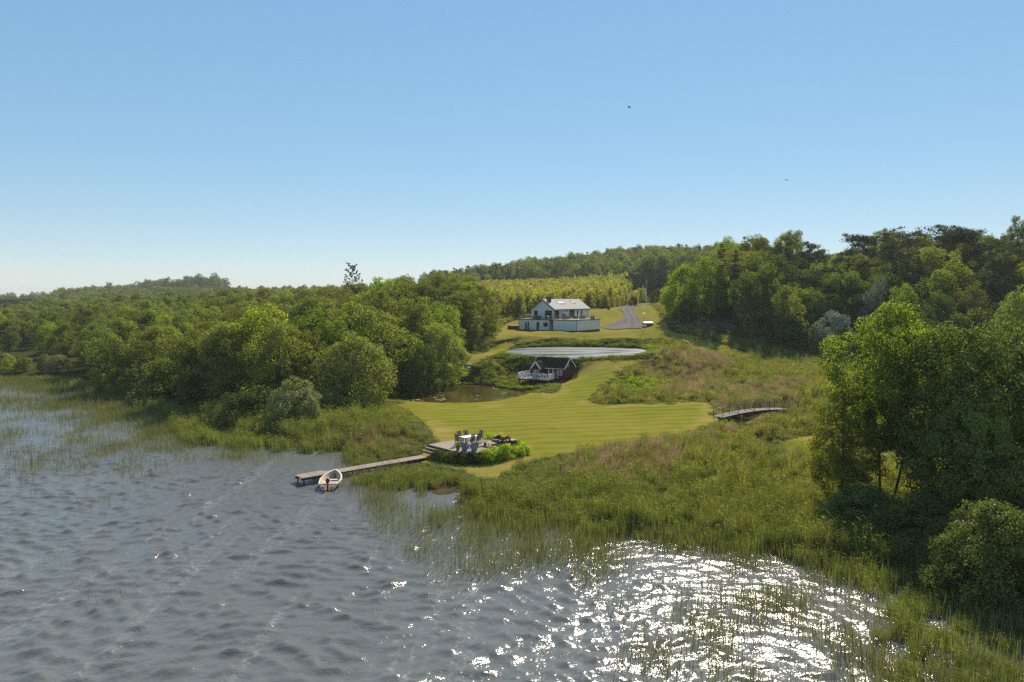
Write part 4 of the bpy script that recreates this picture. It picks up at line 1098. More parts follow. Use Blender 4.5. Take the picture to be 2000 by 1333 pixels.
# --- reeds standing in the lake: dense by the shore, thinning outwards
X, Y, r = cloud(190000, -110, 36, 26, 150, 32)
k = in_view(X, Y); X, Y = X[k], Y[k]
sl = sdist(LAKE, X, Y); k = (sl < .1) & (sl > -40); X, Y, sl = X[k], Y[k], sl[k]
px = 1000 + X / Y * FPX; out = -sl
nz = wob(X, Y, 8) * .5 + wob(X + 13, Y + 5, 3.5) * .5
width = np.interp(px, [-80, 0, 150, 300, 420, 560, 660, 720, 800, 1000, 1200, 1400, 1550, 1650, 1750, 2080], [17, 20, 19, 15, 9, 4.5, 4, 8, 10, 12, 14, 16, 16, 16, 16, 18])
dense = np.interp(px, [-80, 100, 300, 360, 560, 650, 700, 860, 890, 1000, 1330, 1400, 1600, 1680, 1750, 2080], [.3, .3, .5, 3.5, 2.0, .4, 2.4, 1.2, .1, .4, 1.0, .1, .1, 2.5, 10, 15])
pd = np.clip(1 - (out - dense) / 2.2 + nz * .5, 0, 1) * .7
ps = np.clip(1 - out / width + nz * .35, 0, 1) ** 1.3 * np.clip(.62 + nz * .6, 0.05, 1) * np.interp(px, [600, 650, 1640, 1720], [2.0, 2.6, 2.6, 6.0])
boat = D(648, 944, 58.7)
jd = line_dist(np.array([JA, JB]), X, Y)
k0 = ((X - INLET[0]) ** 2 + (Y - INLET[1]) ** 2 > 5.0) & ((X - INLET[0] + .3) ** 2 + (Y - INLET[1] + 3.2) ** 2 > 4.0) & (jd > 1.3) & (((X - boat[0]) / 1.2) ** 2 + ((Y - boat[1]) / 2.6) ** 2 > 1)
u = r.uniform(size=len(X))
area_k = np.interp(Y, [26, 60, 150], [1, .8, .45])
k = k0 & (u < pd * area_k * np.interp(px, [1650, 1720], [.62, .27]))
put('shore_reeds', X[k], Y[k], r, S_REED, 'dense green reed belt standing in the shallows', np.interp(Y[k], [30, 140], [.85, 1.2]), np.interp(px[k], [0, 300, 700, 1650, 1750], [.5, .75, .6, .66, .6]) * (.35 + .65 * smooth(1.3, 5, jd[k])), np.full(k.sum(), -.1))
k = k0 & ~k & (u < ps * area_k * .75)
put('open_water_reeds', X[k], Y[k], r, S_THIN, 'thin rushes scattered over the open shallows', np.interp(Y[k], [30, 140], [.9, 1.25]), np.interp(px[k], [0, 400, 1000], [.6, .75, .95]), np.full(k.sum(), -.15))
# ------------------------------------------------------------------ built things
def boards_mat(name, c, pitch, rough=.6, var=.12, axis_='X'):
    """painted cladding: vertical boards with shallow joints"""
    m, N, L = new_mat(name)
    v = coords(N, L, 'Object')
    w = nd(N, 'ShaderNodeTexWave', wave_type='BANDS', bands_direction=axis_, wave_profile='SAW')
    L.new(v, w.inputs['Vector']); w.inputs['Scale'].default_value = 1.0 / pitch / 3.18
    j = ramp(N, L, w.outputs['Fac'], [(.0, (.0, .0, .0)), (.06, (1, 1, 1)), (.94, (1, 1, 1)), (1.0, (0, 0, 0))])
    f = noise(N, L, 1.3, 4, .6, v)
    col = ramp(N, L, f, [(.3, tuple(x * (1 - var) for x in c)), (.7, tuple(min(1, x * (1 + var)) for x in c))])
    finish(N, L, col, rough, 0, .4, j, .5, .015)
    return m
M_WHITE = boards_mat('white_cladding_side', (.70, .72, .73), .22, axis_='Y')
M_WHITE_X = boards_mat('white_cladding_front', (.70, .72, .73), .22, axis_='X')
M_TRIM_DK = plain('dark_trim', (.045, .045, .05), .5, .2)
M_PAINT = plain('white_paint', (.80, .79, .76), .5, .06)
M_ROOF_LT = plain('light_roofing', (.30, .292, .28), .75, .08, 1.5, spec=.2)
M_ROOF_BK = plain('black_roofing_felt', (.012, .012, .014), 1.0, .35, 2.5, spec=.03)
M_RED = boards_mat('falu_red_boards', (.105, .016, .012), .14, .75, .2, 'X')
M_DECK = plain('weathered_planks', (.24, .185, .145), .85, .28, 2.0, stretch=(1, 6, 1))
M_DECK_DK = plain('dark_timber', (.07, .05, .035), .85, .3, 2.0)
M_TEAK = plain('grey_teak', (.15, .12, .10), .8, .25, 4)
M_RATTAN = plain('dark_rattan', (.065, .055, .045), .8, .3, 6)
M_BROWN = plain('brown_rattan', (.12, .07, .05), .8, .25, 6)
M_STEEL = plain('brushed_steel', (.55, .55, .55), .35, .08, 5, 1.0)
M_GREYF = plain('grey_wicker', (.20, .20, .20), .8, .25, 6)
M_CREAM = plain('cream_gelcoat', (.72, .60, .46), .35, .08, 2)
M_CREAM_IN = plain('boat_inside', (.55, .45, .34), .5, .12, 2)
M_BLACK = plain('black_plastic', (.02, .02, .022), .4, .2)
M_TERRA = plain('terracotta', (.32, .13, .06), .8, .2)
M_CONC = plain('grey_concrete', (.30, .29, .28), .85, .2)
M_RAIL = plain('silvered_rail_wood', (.30, .26, .20), .8, .2)
M_STONE = plain('field_stone', (.30, .26, .22), .9, .3, 2)
def glass_mat():
    m, N, L = new_mat('window_glass')
    v = coords(N, L, 'Object'); f = noise(N, L, .6, 2, .5, v)
    finish(N, L, ramp(N, L, f, [(.3, (.010, .012, .014)), (.7, (.035, .038, .038))]), .06, 0, .6)
    return m
M_GLASS = glass_mat()

# --- the white house with its terrace
PSI = math.radians(33)
HC = D(1126, 646.5, 175); HZ = 7.15
house = empty('white_house', (HC[0], HC[1], HZ), -PSI, 'white gabled house with pale roof on a white walled terrace', 'house')
LA, LB, TH = 16.2, 12.5, 2.55
S0, S1 = -7.6, -6.35                          # stair opening in the terrace front
lower = MB().box(-LA, S0, 0, LB, -.9, TH).box(S1, 0, 0, LB, -.9, TH).box(S0, S1, 3.6, LB, -.9, TH).build('terrace_wall', M_WHITE_X, house)
MB().box(-LA - .02, S0 + .02, -.02, .5, -.9, .14).box(S1 - .02, .02, -.02, LB, -.9, .13).build('plinth', M_TRIM_DK, house)
slab = MB().box(-LA - .08, .08, -.08, LB + .08, TH, TH + .17).build('terrace_slab', M_TRIM_DK, house)
n = 0
for i in range(44):                            # terrace planking
    y0 = -.05 + i * .284
    MB().box(-LA - .05, .05, y0, y0 + .27, TH + .173, TH + .205).build('plank', M_DECK, slab)
MB().box(-LA - .015, -LA + .10, -.03, .08, -.2, TH).build('corner_trim', M_TRIM_DK, house)
MB().box(-.06, .035, -.035, .06, -.2, TH).build('corner_trim', M_TRIM_DK, house)
stairs = MB()
for i in range(10):
    stairs.box(S0 + .02, S1 - .02, .25 + i * .33, .25 + (i + 1) * .33 + .02, -.9, .12 + i * .25)
stairs.build('stairs', M_DECK, house)
def opening(parent, axis_, a0, a1, z0, z1, at, panes=1, frame=M_TRIM_DK, name='window', out=-1):
    """a framed opening on a wall; axis_ 'x': along x at y=at facing -y; 'y': along y at x=at facing +x"""
    f, w = MB(), .07
    def bx(mb, p0, p1, q0, q1, d0, d1):
        if axis_ == 'x': mb.box(p0, p1, at - d1, at - d0, q0, q1)
        else: mb.box(at + d0, at + d1, p0, p1, q0, q1)
    bx(f, a0, a1, z1 - w, z1, -.04, .035); bx(f, a0, a1, z0, z0 + w, -.04, .035)
    for i in range(panes + 1):
        c = a0 + (a1 - a0 - w) * i / panes
        bx(f, c, c + w, z0 + w, z1 - w, -.04, .03)
    o = f.build(name, frame, parent)
    for i in range(panes):
        c0 = a0 + (a1 - a0 - w) * i / panes + w; c1 = a0 + (a1 - a0 - w) * (i + 1) / panes
        g = MB(); bx(g, c0, c1, z0 + w, z1 - w, -.03, .012); g.build('pane', M_GLASS, o)
    return o
def ax_x(px):                                  # photograph column -> place along the terrace front
    k_ = (px - 1000) / FPX; c, s = math.cos(PSI), math.sin(PSI)
    return (HC[1] * k_ - HC[0]) / (c + s * k_)
opening(lower, 'x', ax_x(1025.8), ax_x(1028.6), .12, 2.0, 0, 1, name='door'); opening(lower, 'x', ax_x(1030.4), ax_x(1033.6), .12, 2.0, 0, 1, name='door')
opening(lower, 'x', ax_x(1048), ax_x(1052.8), .12, 2.05, 0, 1, name='door'); opening(lower, 'x', ax_x(1061.5), ax_x(1069.8), .95, 1.95, 0, 2)
# upper storey
GX1, GY0, GW, GL = -8.0, 3.16, 6.41, 18.8
GX0 = GX1 - GW; FZ = TH + .2; EZ, RZ = FZ + 2.42, FZ + 4.75; XM = (GX0 + GX1) / 2
bodyw = MB()
bodyw.add([(GX0, GY0, FZ - .6), (GX1, GY0, FZ - .6), (GX1, GY0, EZ), (XM, GY0, RZ - .05), (GX0, GY0, EZ), (GX0, GY0 + GL, FZ - .6), (GX1, GY0 + GL, FZ - .6), (GX1, GY0 + GL, EZ), (XM, GY0 + GL, RZ - .05), (GX0, GY0 + GL, EZ)],
          [(0, 1, 2, 3, 4), (9, 8, 7, 6, 5), (1, 6, 7, 2), (0, 4, 9, 5)])
upper = bodyw.build('upper_wall', M_WHITE, house)
def roof_slab(x_eave, x_ridge, z_eave, z_ridge, y0, y1, th, over):
    d = Vector((x_eave - x_ridge, 0, z_eave - z_ridge)).normalized()
    nrm = Vector((-d.z, 0, d.x)) if d.x > 0 else Vector((d.z, 0, -d.x))
    nrm = nrm if nrm.z > 0 else -nrm
    e = Vector((x_eave, 0, z_eave)) + d * over; r_ = Vector((x_ridge, 0, z_ridge))
    mb = MB(); v = []
    for y in (y0, y1):
        for p, t_ in ((r_, .02), (e, .02), (e, th), (r_, th)):
            q = p + nrm * t_; v.append((q.x, y, q.z))
    mb.add(v, [(0, 1, 2, 3), (7, 6, 5, 4), (0, 4, 5, 1), (1, 5, 6, 2), (2, 6, 7, 3), (3, 7, 4, 0)])
    return mb, d, nrm
rm, rd_, rn_ = roof_slab(GX1, XM, EZ, RZ, GY0 - .3, GY0 + GL + .3, .2, .35)
roof = rm.build('roof', M_ROOF_LT, house)
roof_slab(GX0, XM, EZ, RZ, GY0 - .3, GY0 + GL + .3, .2, .35)[0].build('roof_slope', M_ROOF_LT, roof)
for sx in (GX1, GX0):                           # dark verge boards on the gable
    s_ = 1 if sx == GX1 else -1
    MB().bar((XM, GY0 - .32, RZ + .06), (sx + s_ * .28, GY0 - .32, EZ - .14), .05, .24).build('verge_board', M_TRIM_DK, roof)
MB().box(GX1 + .3, GX1 + .4, GY0 - .28, GY0 + GL + .28, EZ - .22, EZ - .12).build('gutter', M_TRIM_DK, roof)
def ax_y(px):
    """photograph column -> place along the long side wall"""
    k_ = (px - 1000) / FPX; c, s = math.cos(PSI), math.sin(PSI)
    X0, Y0 = HC[0] + GX1 * c + GY0 * s, HC[1] - GX1 * s + GY0 * c
    return GY0 + (X0 - Y0 * k_) / (c * k_ - s)
cy0 = ax_y(1087)
MB().box(XM + .45, XM + 1.15, cy0, cy0 + .9, RZ - 1.1, RZ + .55).box(XM + .40, XM + 1.20, cy0 - .05, cy0 + .95, RZ + .551, RZ + .65).build('chimney', M_TRIM_DK, roof)
def roof_pt(t_, y, h):                          # t_ 0 ridge .. 1 eave on the slope that faces the drive
    p = Vector((XM, 0, RZ)) + (Vector((GX1, 0, EZ)) - Vector((XM, 0, RZ))) * t_ + rn_ * (.2 + h)
    return Vector((p.x, y, p.z))
def skylight(ya, yb, ta, tb):
    f = MB(); g = MB()
    A_, B_, C_, D_ = roof_pt(ta, ya, .05), roof_pt(tb, ya, .05), roof_pt(tb, yb, .05), roof_pt(ta, yb, .05)
    for p, q_ in ((A_, B_), (B_, C_), (C_, D_), (D_, A_)): f.bar(p, q_, .09, .12, rn_)
    o = f.build('skylight', M_TRIM_DK, roof)
    v = [roof_pt(ta, ya, .0), roof_pt(tb, ya, .0), roof_pt(tb, yb, .0), roof_pt(ta, yb, .0)]
    w_ = [roof_pt(ta, ya, .04), roof_pt(tb, ya, .04), roof_pt(tb, yb, .04), roof_pt(ta, yb, .04)]
    g.add(v + w_, [(3, 2, 1, 0), (4, 5, 6, 7), (0, 1, 5, 4), (1, 2, 6, 5), (2, 3, 7, 6), (3, 0, 4, 7)]); g.build('pane', M_STEEL, o)
sy = GY0 + 5.2
for i in range(3): skylight(sy + i * 1.15, sy + i * 1.15 + .95, .22, .52)
skylight(GY0 + 12.8, GY0 + 13.9, .2, .5)
opening(upper, 'x', GX0 + .75, GX0 + 1.75, FZ + .8, FZ + 2.05, GY0, 1)
opening(upper, 'x', GX1 - 2.5, GX1 - .55, FZ + .08, FZ + 2.05, GY0, 3, name='glazed_door')
opening(upper, 'y', ax_y(1084), ax_y(1091.8), FZ + .08, FZ + 2.05, GX1, 2, name='glazed_door')
opening(upper, 'y', ax_y(1112), ax_y(1122), FZ + .3, FZ + 2.1, GX1, 3, name='glazed_door')
opening(upper, 'y', ax_y(1126.6), ax_y(1129), FZ + .5, FZ + 2.0, GX1, 1)
opening(upper, 'y', ax_y(1134.4), ax_y(1136.8), FZ + .5, FZ + 2.0, GX1, 1)
MB().box(GX1 + .01, GX1 + .16, ax_y(1105), ax_y(1107), FZ + 1.75, FZ + 2.0).build('wall_lamp', M_TRIM_DK, upper)
MB().box(GX1 + .01, GX1 + .10, GY0 + .06, GY0 + .16, FZ, EZ - .15).build('downpipe', M_TRIM_DK, upper)
rail = MB()
for p, q_ in (((-LA, 0), (0, 0)), ((0, 0), (0, LB)), ((-LA, 0), (-LA, LB))):
    L_ = math.dist(p, q_); m_ = int(L_ / 1.5)
    for i in range(m_ + 1):
        x, y = p[0] + (q_[0] - p[0]) * i / m_, p[1] + (q_[1] - p[1]) * i / m_
        MB().box(x - .025, x + .025, y - .025, y + .025, TH + .17, TH + 1.12).build('railing_post', M_STEEL, house)
    rail.bar((*p, TH + 1.14), (*q_, TH + 1.14), .045)
    for zz in (.45, .7, .95): rail.bar((*p, TH + zz), (*q_, TH + zz), .012)
rail.build('handrail', M_STEEL, house)

def on_house(x, y, z=0.0):
    c, s = math.cos(PSI), math.sin(PSI)
    return (HC[0] + x * c + y * s, HC[1] - x * s + y * c, HZ + TH + .207 + z)
def armchair(name, loc, rz, w, label, cat, mat, cush=None, group=None, d=.8, h=.75):
    e = empty(name, loc, rz, label, cat, group)
    MB().box(-w / 2, w / 2, -d / 2, d / 2, .08, .36).build('seat', mat, e)
    MB().box(-w / 2, w / 2, d / 2 - .16, d / 2, .361, h).build('backrest', mat, e)
    for s in (-1, 1): MB().box(s * w / 2 - (.16 if s > 0 else 0), s * w / 2 + (.16 if s < 0 else 0), -d / 2, d / 2 - .161, .361, .58).build('armrest', mat, e)
    for sx in (-1, 1):
        for sy_ in (-1, 1): MB().box(sx * (w / 2 - .1) - .03, sx * (w / 2 - .1) + .03, sy_ * (d / 2 - .1) - .03, sy_ * (d / 2 - .1) + .03, 0, .08).build('foot', mat, e)
    MB().box(-w / 2 + .18, w / 2 - .18, -d / 2 + .02, d / 2 - .18, .362, .46).build('cushion', cush or mat, e)
    return e
TG = 'furniture on the house terrace'
armchair('garden_sofa', on_house(-12.0, 1.7), -PSI, 2.0, 'dark lounge sofa on the terrace before the gable', 'sofa', M_RATTAN, None, TG)
armchair('garden_sofa', on_house(-4.6, 3.2), -PSI + math.pi / 2, 2.6, 'long brown sofa on the terrace before the side wall', 'sofa', M_BROWN, None, TG)
armchair('garden_sofa', on_house(-4.2, 7.2), -PSI + math.pi / 2, 1.7, 'dark sofa at the far end of the terrace', 'sofa', M_RATTAN, None, TG)
for k_, x in ((0, -9.9), (1, -8.6)):
    e = empty('bowl_chair', on_house(x, 1.5), 0, ('white round chair left of the folded parasol', 'white round chair right of the folded parasol')[k_], 'chair', TG)
    MB().lathe([(.06, .30), (.30, .38), (.40, .55), (.42, .78), (.38, .78), (.34, .56), (.05, .42)], n=14).build('bowl_seat', M_PAINT, e, sm=True)
    MB().lathe([(.28, 0), (.28, .03), (.04, .04), (.04, .31)], n=12).build('pedestal', M_STEEL, e)
e = empty('folded_parasol', on_house(-9.25, 2.0), 0, 'folded dark red parasol between the white round chairs', 'parasol', TG)
MB().lathe([(.30, 0), (.30, .06), (.05, .08), (.05, .12)], n=12).build('base', M_CONC, e)
MB().lathe([(.02, .1), (.02, 2.2)], n=8).build('pole', M_STEEL, e)
MB().lathe([(.03, .85), (.15, .95), (.13, 1.5), (.06, 2.1), (.02, 2.25)], n=10).build('canopy', plain('dark_red_cloth', (.09, .03, .025), .9), e)
e = empty('barbecue', on_house(-7.2, 6.9), -PSI + math.pi / 2, 'dark green barbecue with lid against the side wall', 'barbecue', TG)
MB().box(-.55, .55, -.25, .25, .75, .95).build('firebox', M_BLACK, e)
MB().lathe([(.01, .42), (.2, .38), (.3, .2), (.34, .0)][::-1], (0, 0, .951), 12).build('lid', M_BLACK, e)
for sx in (-1, 1):
    for sy_ in (-1, 1): MB().box(sx * .5 - .03, sx * .5 + .03, sy_ * .2 - .03, sy_ * .2 + .03, 0, .75).build('leg', M_BLACK, e)
def planter(name, loc, rz, w, d, h, label, mat, leaf, cat='planter', group=None, ph=.55, seed=1):
    e = empty(name, loc, rz, label, cat, group)
    MB().box(-w / 2, w / 2, -d / 2, d / 2, 0, h).box(-w / 2 - .03, w / 2 + .03, -d / 2 - .03, d / 2 + .03, h + .001, h + .05).build('box', mat, e)
    r_ = np.random.default_rng(seed); m_ = int(220 * max(w, .5))
    P = np.stack([r_.uniform(-w / 2, w / 2, m_), r_.uniform(-d / 2, d / 2, m_), h + ph * r_.uniform(0, 1, m_) ** .7], 1); P[:, :2] *= 1.1
    V_, T_ = leaf_cloud(P, r_.normal(0, 1, (m_, 3)) + np.array([0, 0, .8]), .13, r_, .5)
    link('foliage', mesh_np('foliage', V_, None, T_, [leaf]), e)
    return e
planter('planter', on_house(-.8, 9.8), -PSI, .9, .5, .45, 'dark planter with shrub on the right corner of the terrace', M_TRIM_DK, L_DKBUSH, group=TG, ph=.5)
planter('planter', on_house(-2.4, 7.6), -PSI + math.pi / 2, 2.6, .4, .4, 'long low planter with greenery along the terrace', M_GREYF, L_DKBUSH, group=TG, ph=.4, seed=2)
# timber tub beside the terrace
c, s = math.cos(PSI), math.sin(PSI)
tx, ty = HC[0] - 17.75 * c + .3 * s, HC[1] + 17.75 * s + .3 * c
e = empty('timber_tub', (tx, ty, g1(tx, ty) - .05), -PSI, 'brown timber bathing tub on the lawn left of the terrace', 'tub')
for sx in (-1, 1):
    for i in range(5):
        MB().box(-1.35, 1.35, sx * .95 - .04, sx * .95 + .04, i * .2, i * .2 + .19).build('plank', M_DECK_DK, e)
        MB().box(sx * 1.31 - .04, sx * 1.31 + .04, -.909, .909, i * .2, i * .2 + .19).build('plank', M_DECK_DK, e)
MB().box(-1.42, 1.42, -1.02, 1.02, 1.0, 1.05).build('lid', M_DECK, e)

# --- red cabin above the lower pond
CPSI = math.radians(31); KC = D(1101, 741, 120.5); KZ = 1.78
cab = empty('red_cabin', (KC[0], KC[1], KZ), -CPSI, 'small dark red timber cabin with black roof and white trim', 'cabin')
CL, CD, CE, CR = 5.6, 3.6, 1.85, 3.25
YM = CD / 2
REC0, REC1, RECD = -3.75, -1.15, .95
wall = MB()
v = [(-CL, 0, -.9), (REC0, 0, -.9), (REC0, RECD, -.9), (REC1, RECD, -.9), (REC1, 0, -.9), (0, 0, -.9), (0, CD, -.9), (-CL, CD, -.9)]
top = [(x, y, CE + (CR - CE) * (1 - abs(y - YM) / YM) - .03) for x, y, _z in v]
m_ = len(v); wall.add(v + top, [(i, (i + 1) % m_, m_ + (i + 1) % m_, m_ + i) for i in range(m_)])
b = len(wall.V); wall.add([(0, 0, CE - .03), (0, CD, CE - .03), (0, YM, CR - .05), (-CL, 0, CE - .03), (-CL, CD, CE - .03), (-CL, YM, CR - .05)], [(0, 1, 2), (5, 4, 3)])
M_RED_Y = boards_mat('falu_red_boards_gable', (.105, .016, .012), .14, .75, .2, 'Y')
cwall = wall.build('wall', M_RED, cab)
cwall.data.materials.append(M_RED_Y)
for p in cwall.data.polygons:
    if abs(p.normal.x) > .9: p.material_index = 1
def slab_y(y_e, z_e, x0, x1, th, over, y_r=YM, z_r=CR):
    d = Vector((0, y_e - y_r, z_e - z_r)).normalized(); nn = Vector((0, -d.z, d.y)); nn = nn if nn.z > 0 else -nn
    e_ = Vector((0, y_e, z_e)) + d * over; r_ = Vector((0, y_r, z_r)); v = []
    for x in (x0, x1):
        for p, t_ in ((r_, .01), (e_, .01), (e_, th), (r_, th)):
            q_ = p + nn * t_; v.append((x, q_.y, q_.z))
    return MB().add(v, [(0, 1, 2, 3), (7, 6, 5, 4), (0, 4, 5, 1), (1, 5, 6, 2), (2, 6, 7, 3), (3, 7, 4, 0)]), d
OV = .32
rf, dF = slab_y(0, CE, -CL - .3, .3, .1, OV); croof = rf.build('roof', M_ROOF_BK, cab)
slab_y(CD, CE, -CL - .3, .3, .1, OV)[0].build('roof_slope', M_ROOF_BK, croof)
for x in (.32, -CL - .32):
    for y_e in (0, CD):
        d = Vector((0, y_e - YM, CE - CR)).normalized(); e_ = Vector((x, y_e, CE)) + d * (OV + .02)
        MB().bar((x, YM, CR + .04), (x, e_.y, e_.z + .03), .045, .17).build('bargeboard', M_PAINT, croof)
fe = Vector((0, 0, CE)) + dF * OV
MB().box(-3.45, .28, fe.y - .035, fe.y - .005, fe.z - .04, fe.z + .08).build('fascia', M_PAINT, croof)
# porch gable
PX0, PX1, PD = -5.3, -3.75, 1.15; PXM = (PX0 + PX1) / 2; PE, PR = 1.75, 2.62
pw = MB().add([(PX0, -PD, -.2), (PX1, -PD, -.2), (PX1, -PD, PE), (PXM, -PD, PR - .03), (PX0, -PD, PE), (PX0, -.001, -.2), (PX1, -.001, -.2), (PX1, -.001, PE), (PXM, -.001, PR - .03), (PX0, -.001, PE)],
              [(0, 1, 2, 3, 4), (1, 6, 7, 2), (5, 0, 4, 9)])
porch = pw.build('porch', M_RED, cab)
for sx, xe in ((1, PX1), (-1, PX0)):
    d = Vector((xe - PXM, 0, PE - PR)).normalized(); nn = Vector((-d.z * sx, 0, d.x * sx)); nn = nn if nn.z > 0 else -nn
    e_ = Vector((xe, 0, PE)) + d * .28; v = []
    for y in (-PD - .25, 1.2):
        for p, t_ in ((Vector((PXM, 0, PR)), 0), (e_, 0), (e_, .09), (Vector((PXM, 0, PR)), .09)):
            q_ = p + nn * t_; v.append((q_.x, y, q_.z))
    MB().add(v, [(0, 1, 2, 3), (7, 6, 5, 4), (0, 4, 5, 1), (1, 5, 6, 2), (2, 6, 7, 3), (3, 7, 4, 0)]).build('porch_roof', M_ROOF_BK, porch)
    MB().bar((PXM, -PD - .27, PR + .03), (e_.x, -PD - .27, e_.z + .02), .045, .19).build('bargeboard', M_PAINT, porch)
MB().bar((PXM, -PD - .2, PR + .10), (PXM, .9, PR + .10), .1, .04).build('ridge_cap', M_TRIM_DK, porch)
opening(porch, 'x', PX0 + .32, PX0 + .72, .55, 1.4, -PD, 1, M_PAINT); opening(porch, 'x', PX0 + .86, PX0 + 1.26, .55, 1.4, -PD, 1, M_PAINT)
opening(cwall, 'x', REC0 + .35, REC0 + .85, .5, 1.45, RECD, 1, M_PAINT)
opening(cwall, 'x', REC0 + 1.15, REC0 + 1.9, .02, 1.72, RECD, 2, M_PAINT, 'door')
opening(cwall, 'x', -.98, -.22, .6, 1.35, 0, 2, M_PAINT)
opening(cwall, 'y', 1.25, 1.75, CE + .1, CE + .75, 0, 1, M_PAINT)
for x in (REC0 + .95, REC0 + 1.75): MB().box(x - .05, x + .05, .02, .12, 0, CE - .05).build('veranda_post', M_PAINT, cab)
MB().box(REC1 - .02, REC1 + .08, -.03, -.002, 0, CE - .1).build('corner_board', M_PAINT, cab)
MB().box(-.06, .03, -.03, .06, -.3, CE - .05).build('corner_board', M_RED, cab)
# its deck and the white cross railing
DX0, DX1, DY0 = -7.25, -1.5, -2.45
cdeck = MB().box(DX0, DX1, DY0, -.01, -.22, -.06).box(DX0, -CL - .02, -.009, 1.6, -.22, -.06).build('deck_frame', plain('deck_edge_red', (.08, .02, .016), .8), cab)
for i in range(16):
    y0 = DY0 + i * .153
    MB().box(DX0 - .03, DX1 + .03, y0, y0 + .14, -.058, -.022).build('plank', M_DECK, cdeck)
for i in range(10):
    y0 = DY0 + (16 + i) * .153
    MB().box(DX0 - .03, -CL - .05, y0, y0 + .14, -.058, -.022).build('plank', M_DECK, cdeck)
for x in (DX0 + .2, (DX0 + DX1) / 2, DX1 - .2): MB().box(x - .07, x + .07, DY0 + .15, DY0 + .29, -2.2, -.22).build('stilt', M_DECK_DK, cab)
def cross_rail(p, q_, n_):
    p, q_ = Vector(p), Vector(q_)
    for i in range(n_):
        a, b_ = p.lerp(q_, i / n_), p.lerp(q_, (i + 1) / n_); f = MB(); u = Vector((0, 0, 1))
        f.bar(a + u * .88, b_ + u * .88, .09, .09); f.bar(a + u * .12, b_ + u * .12, .07, .08)
        a2, b2 = a.lerp(b_, .10), a.lerp(b_, .90)
        f.bar(a2 + u * .16, b2 + u * .84, .05, .085); f.bar(b2 + u * .16, a2 + u * .84, .051, .086)
        f.bar(a.lerp(b_, .5) + u * .16, a.lerp(b_, .5) + u * .84, .035, .05)
        pan = f.build('railing_panel', M_PAINT, cab)
        MB().box(a.x - .06, a.x + .06, a.y - .06, a.y + .06, -.02, 1.0).build('post', M_PAINT, pan)
cross_rail((DX0, DY0, 0), (DX1, DY0, 0), 6); cross_rail((DX1, DY0, 0), (DX1, -.25, 0), 3); cross_rail((DX0, 1.5, 0), (DX0, DY0, 0), 4)

# --- timber terrace by the lake, with its furniture
DT = 1.32
P0 = G(836.5, 868.5, DT); ux = np.array([.669, -.743]); ux = ux / np.hypot(*ux); uy = np.array([-ux[1], ux[0]])
d_rot = math.atan2(ux[1], ux[0])
def on_deck(x, y, z=0.0):
    p = P0[:2] + ux * x + uy * y; return (p[0], p[1], DT + z)
DW, DLn = 5.9, 5.7
pl = empty('timber_terrace', on_deck(0, 0, -DT), d_rot, 'weathered timber terrace with steps at the lakeside lawn', 'terrace')
fr = MB()
for i in range(5): fr.box(.05, DW - .5, .1 + i * 1.35, .18 + i * 1.35, DT - .26, DT - .045)
fr.box(-.02, DW - .9, -.05, -.005, DT - .28, DT - .04).box(-.05, -.005, -.05, DLn, DT - .28, DT - .04).build('frame', M_DECK_DK, pl)
for i in range(int(DLn / .15)):
    y0 = i * .15; x1 = DW - max(0, .95 - y0) * 1.05
    MB().box(random.uniform(-.03, .02), x1 + random.uniform(-.02, .02), y0, y0 + .138, DT - .04, DT + random.uniform(-.004, .004)).build('plank', M_DECK, pl)
for x, y in ((.3, .2), (2.6, .2), (4.6, .2), (5.5, 1.5), (5.5, 3.5), (5.5, 5.3), (.3, 3), (.3, 5.3)):
    MB().box(x - .06, x + .06, y - .06, y + .06, .3, DT - .045).build('post', M_DECK_DK, pl)
for i in range(2):
    st = MB().box(.0, 1.7, -.38 - i * .36, -.03 - i * .36, DT - .26 - i * .22, DT - .20 - i * .22).build('step', M_DECK, pl)
    MB().box(.03, 1.67, -.10 - i * .36, -.06 - i * .36, DT - .5 - i * .22, DT - .262 - i * .22).build('riser', M_DECK_DK, st)
DG = 'furniture on the lakeside terrace'
tb = empty('dining_table', on_deck(2.35, 3.0), d_rot + math.pi / 2, 'pale-topped rectangular garden table on the lakeside terrace', 'table', DG)
for i in range(6): MB().box(-.82, .82, -.46 + i * .154, -.46 + i * .154 + .148, .70, .735).build('slat', M_PAINT, tb)
for sx in (-1, 1):
    for sy_ in (-1, 1): MB().box(sx * .70 - .035, sx * .70 + .035, sy_ * .36 - .035, sy_ * .36 + .035, 0, .70).build('leg', M_TEAK, tb)
MB().box(-.66, .66, -.325, .325, .62, .69).build('apron', M_TEAK, tb)
def make_chair():
    e = empty('garden_chair', (0, 0, 0), 0)
    for i in range(4): MB().box(-.24, .24, -.24 + i * .122, -.24 + i * .122 + .108, .42, .445).build('seat_slat', M_TEAK, e)
    for i in range(4): MB().bar((-.19 + i * .127, .25, .45), (-.19 + i * .127, .40, 1.08), .095, .022, (0, 1, 0)).build('back_slat', M_TEAK, e)
    MB().bar((-.27, .41, 1.09), (.27, .41, 1.09), .04, .07).build('top_rail', M_TEAK, e)
    for s in (-1, 1):
        MB().bar((s * .26, -.24, 0), (s * .26, -.20, .64), .045).build('leg', M_TEAK, e)
        MB().bar((s * .26, .34, 0), (s * .26, .26, .62), .045).build('leg', M_TEAK, e)
        MB().bar((s * .26, -.26, .655), (s * .26, .30, .655), .06, .03).build('armrest', M_TEAK, e)
    return e
def copy_tree(o, parent=None):
    q_ = o.copy(); COL.objects.link(q_); q_.parent = parent
    for ch in list(o.children): copy_tree(ch, q_)
    return q_
proto = make_chair()
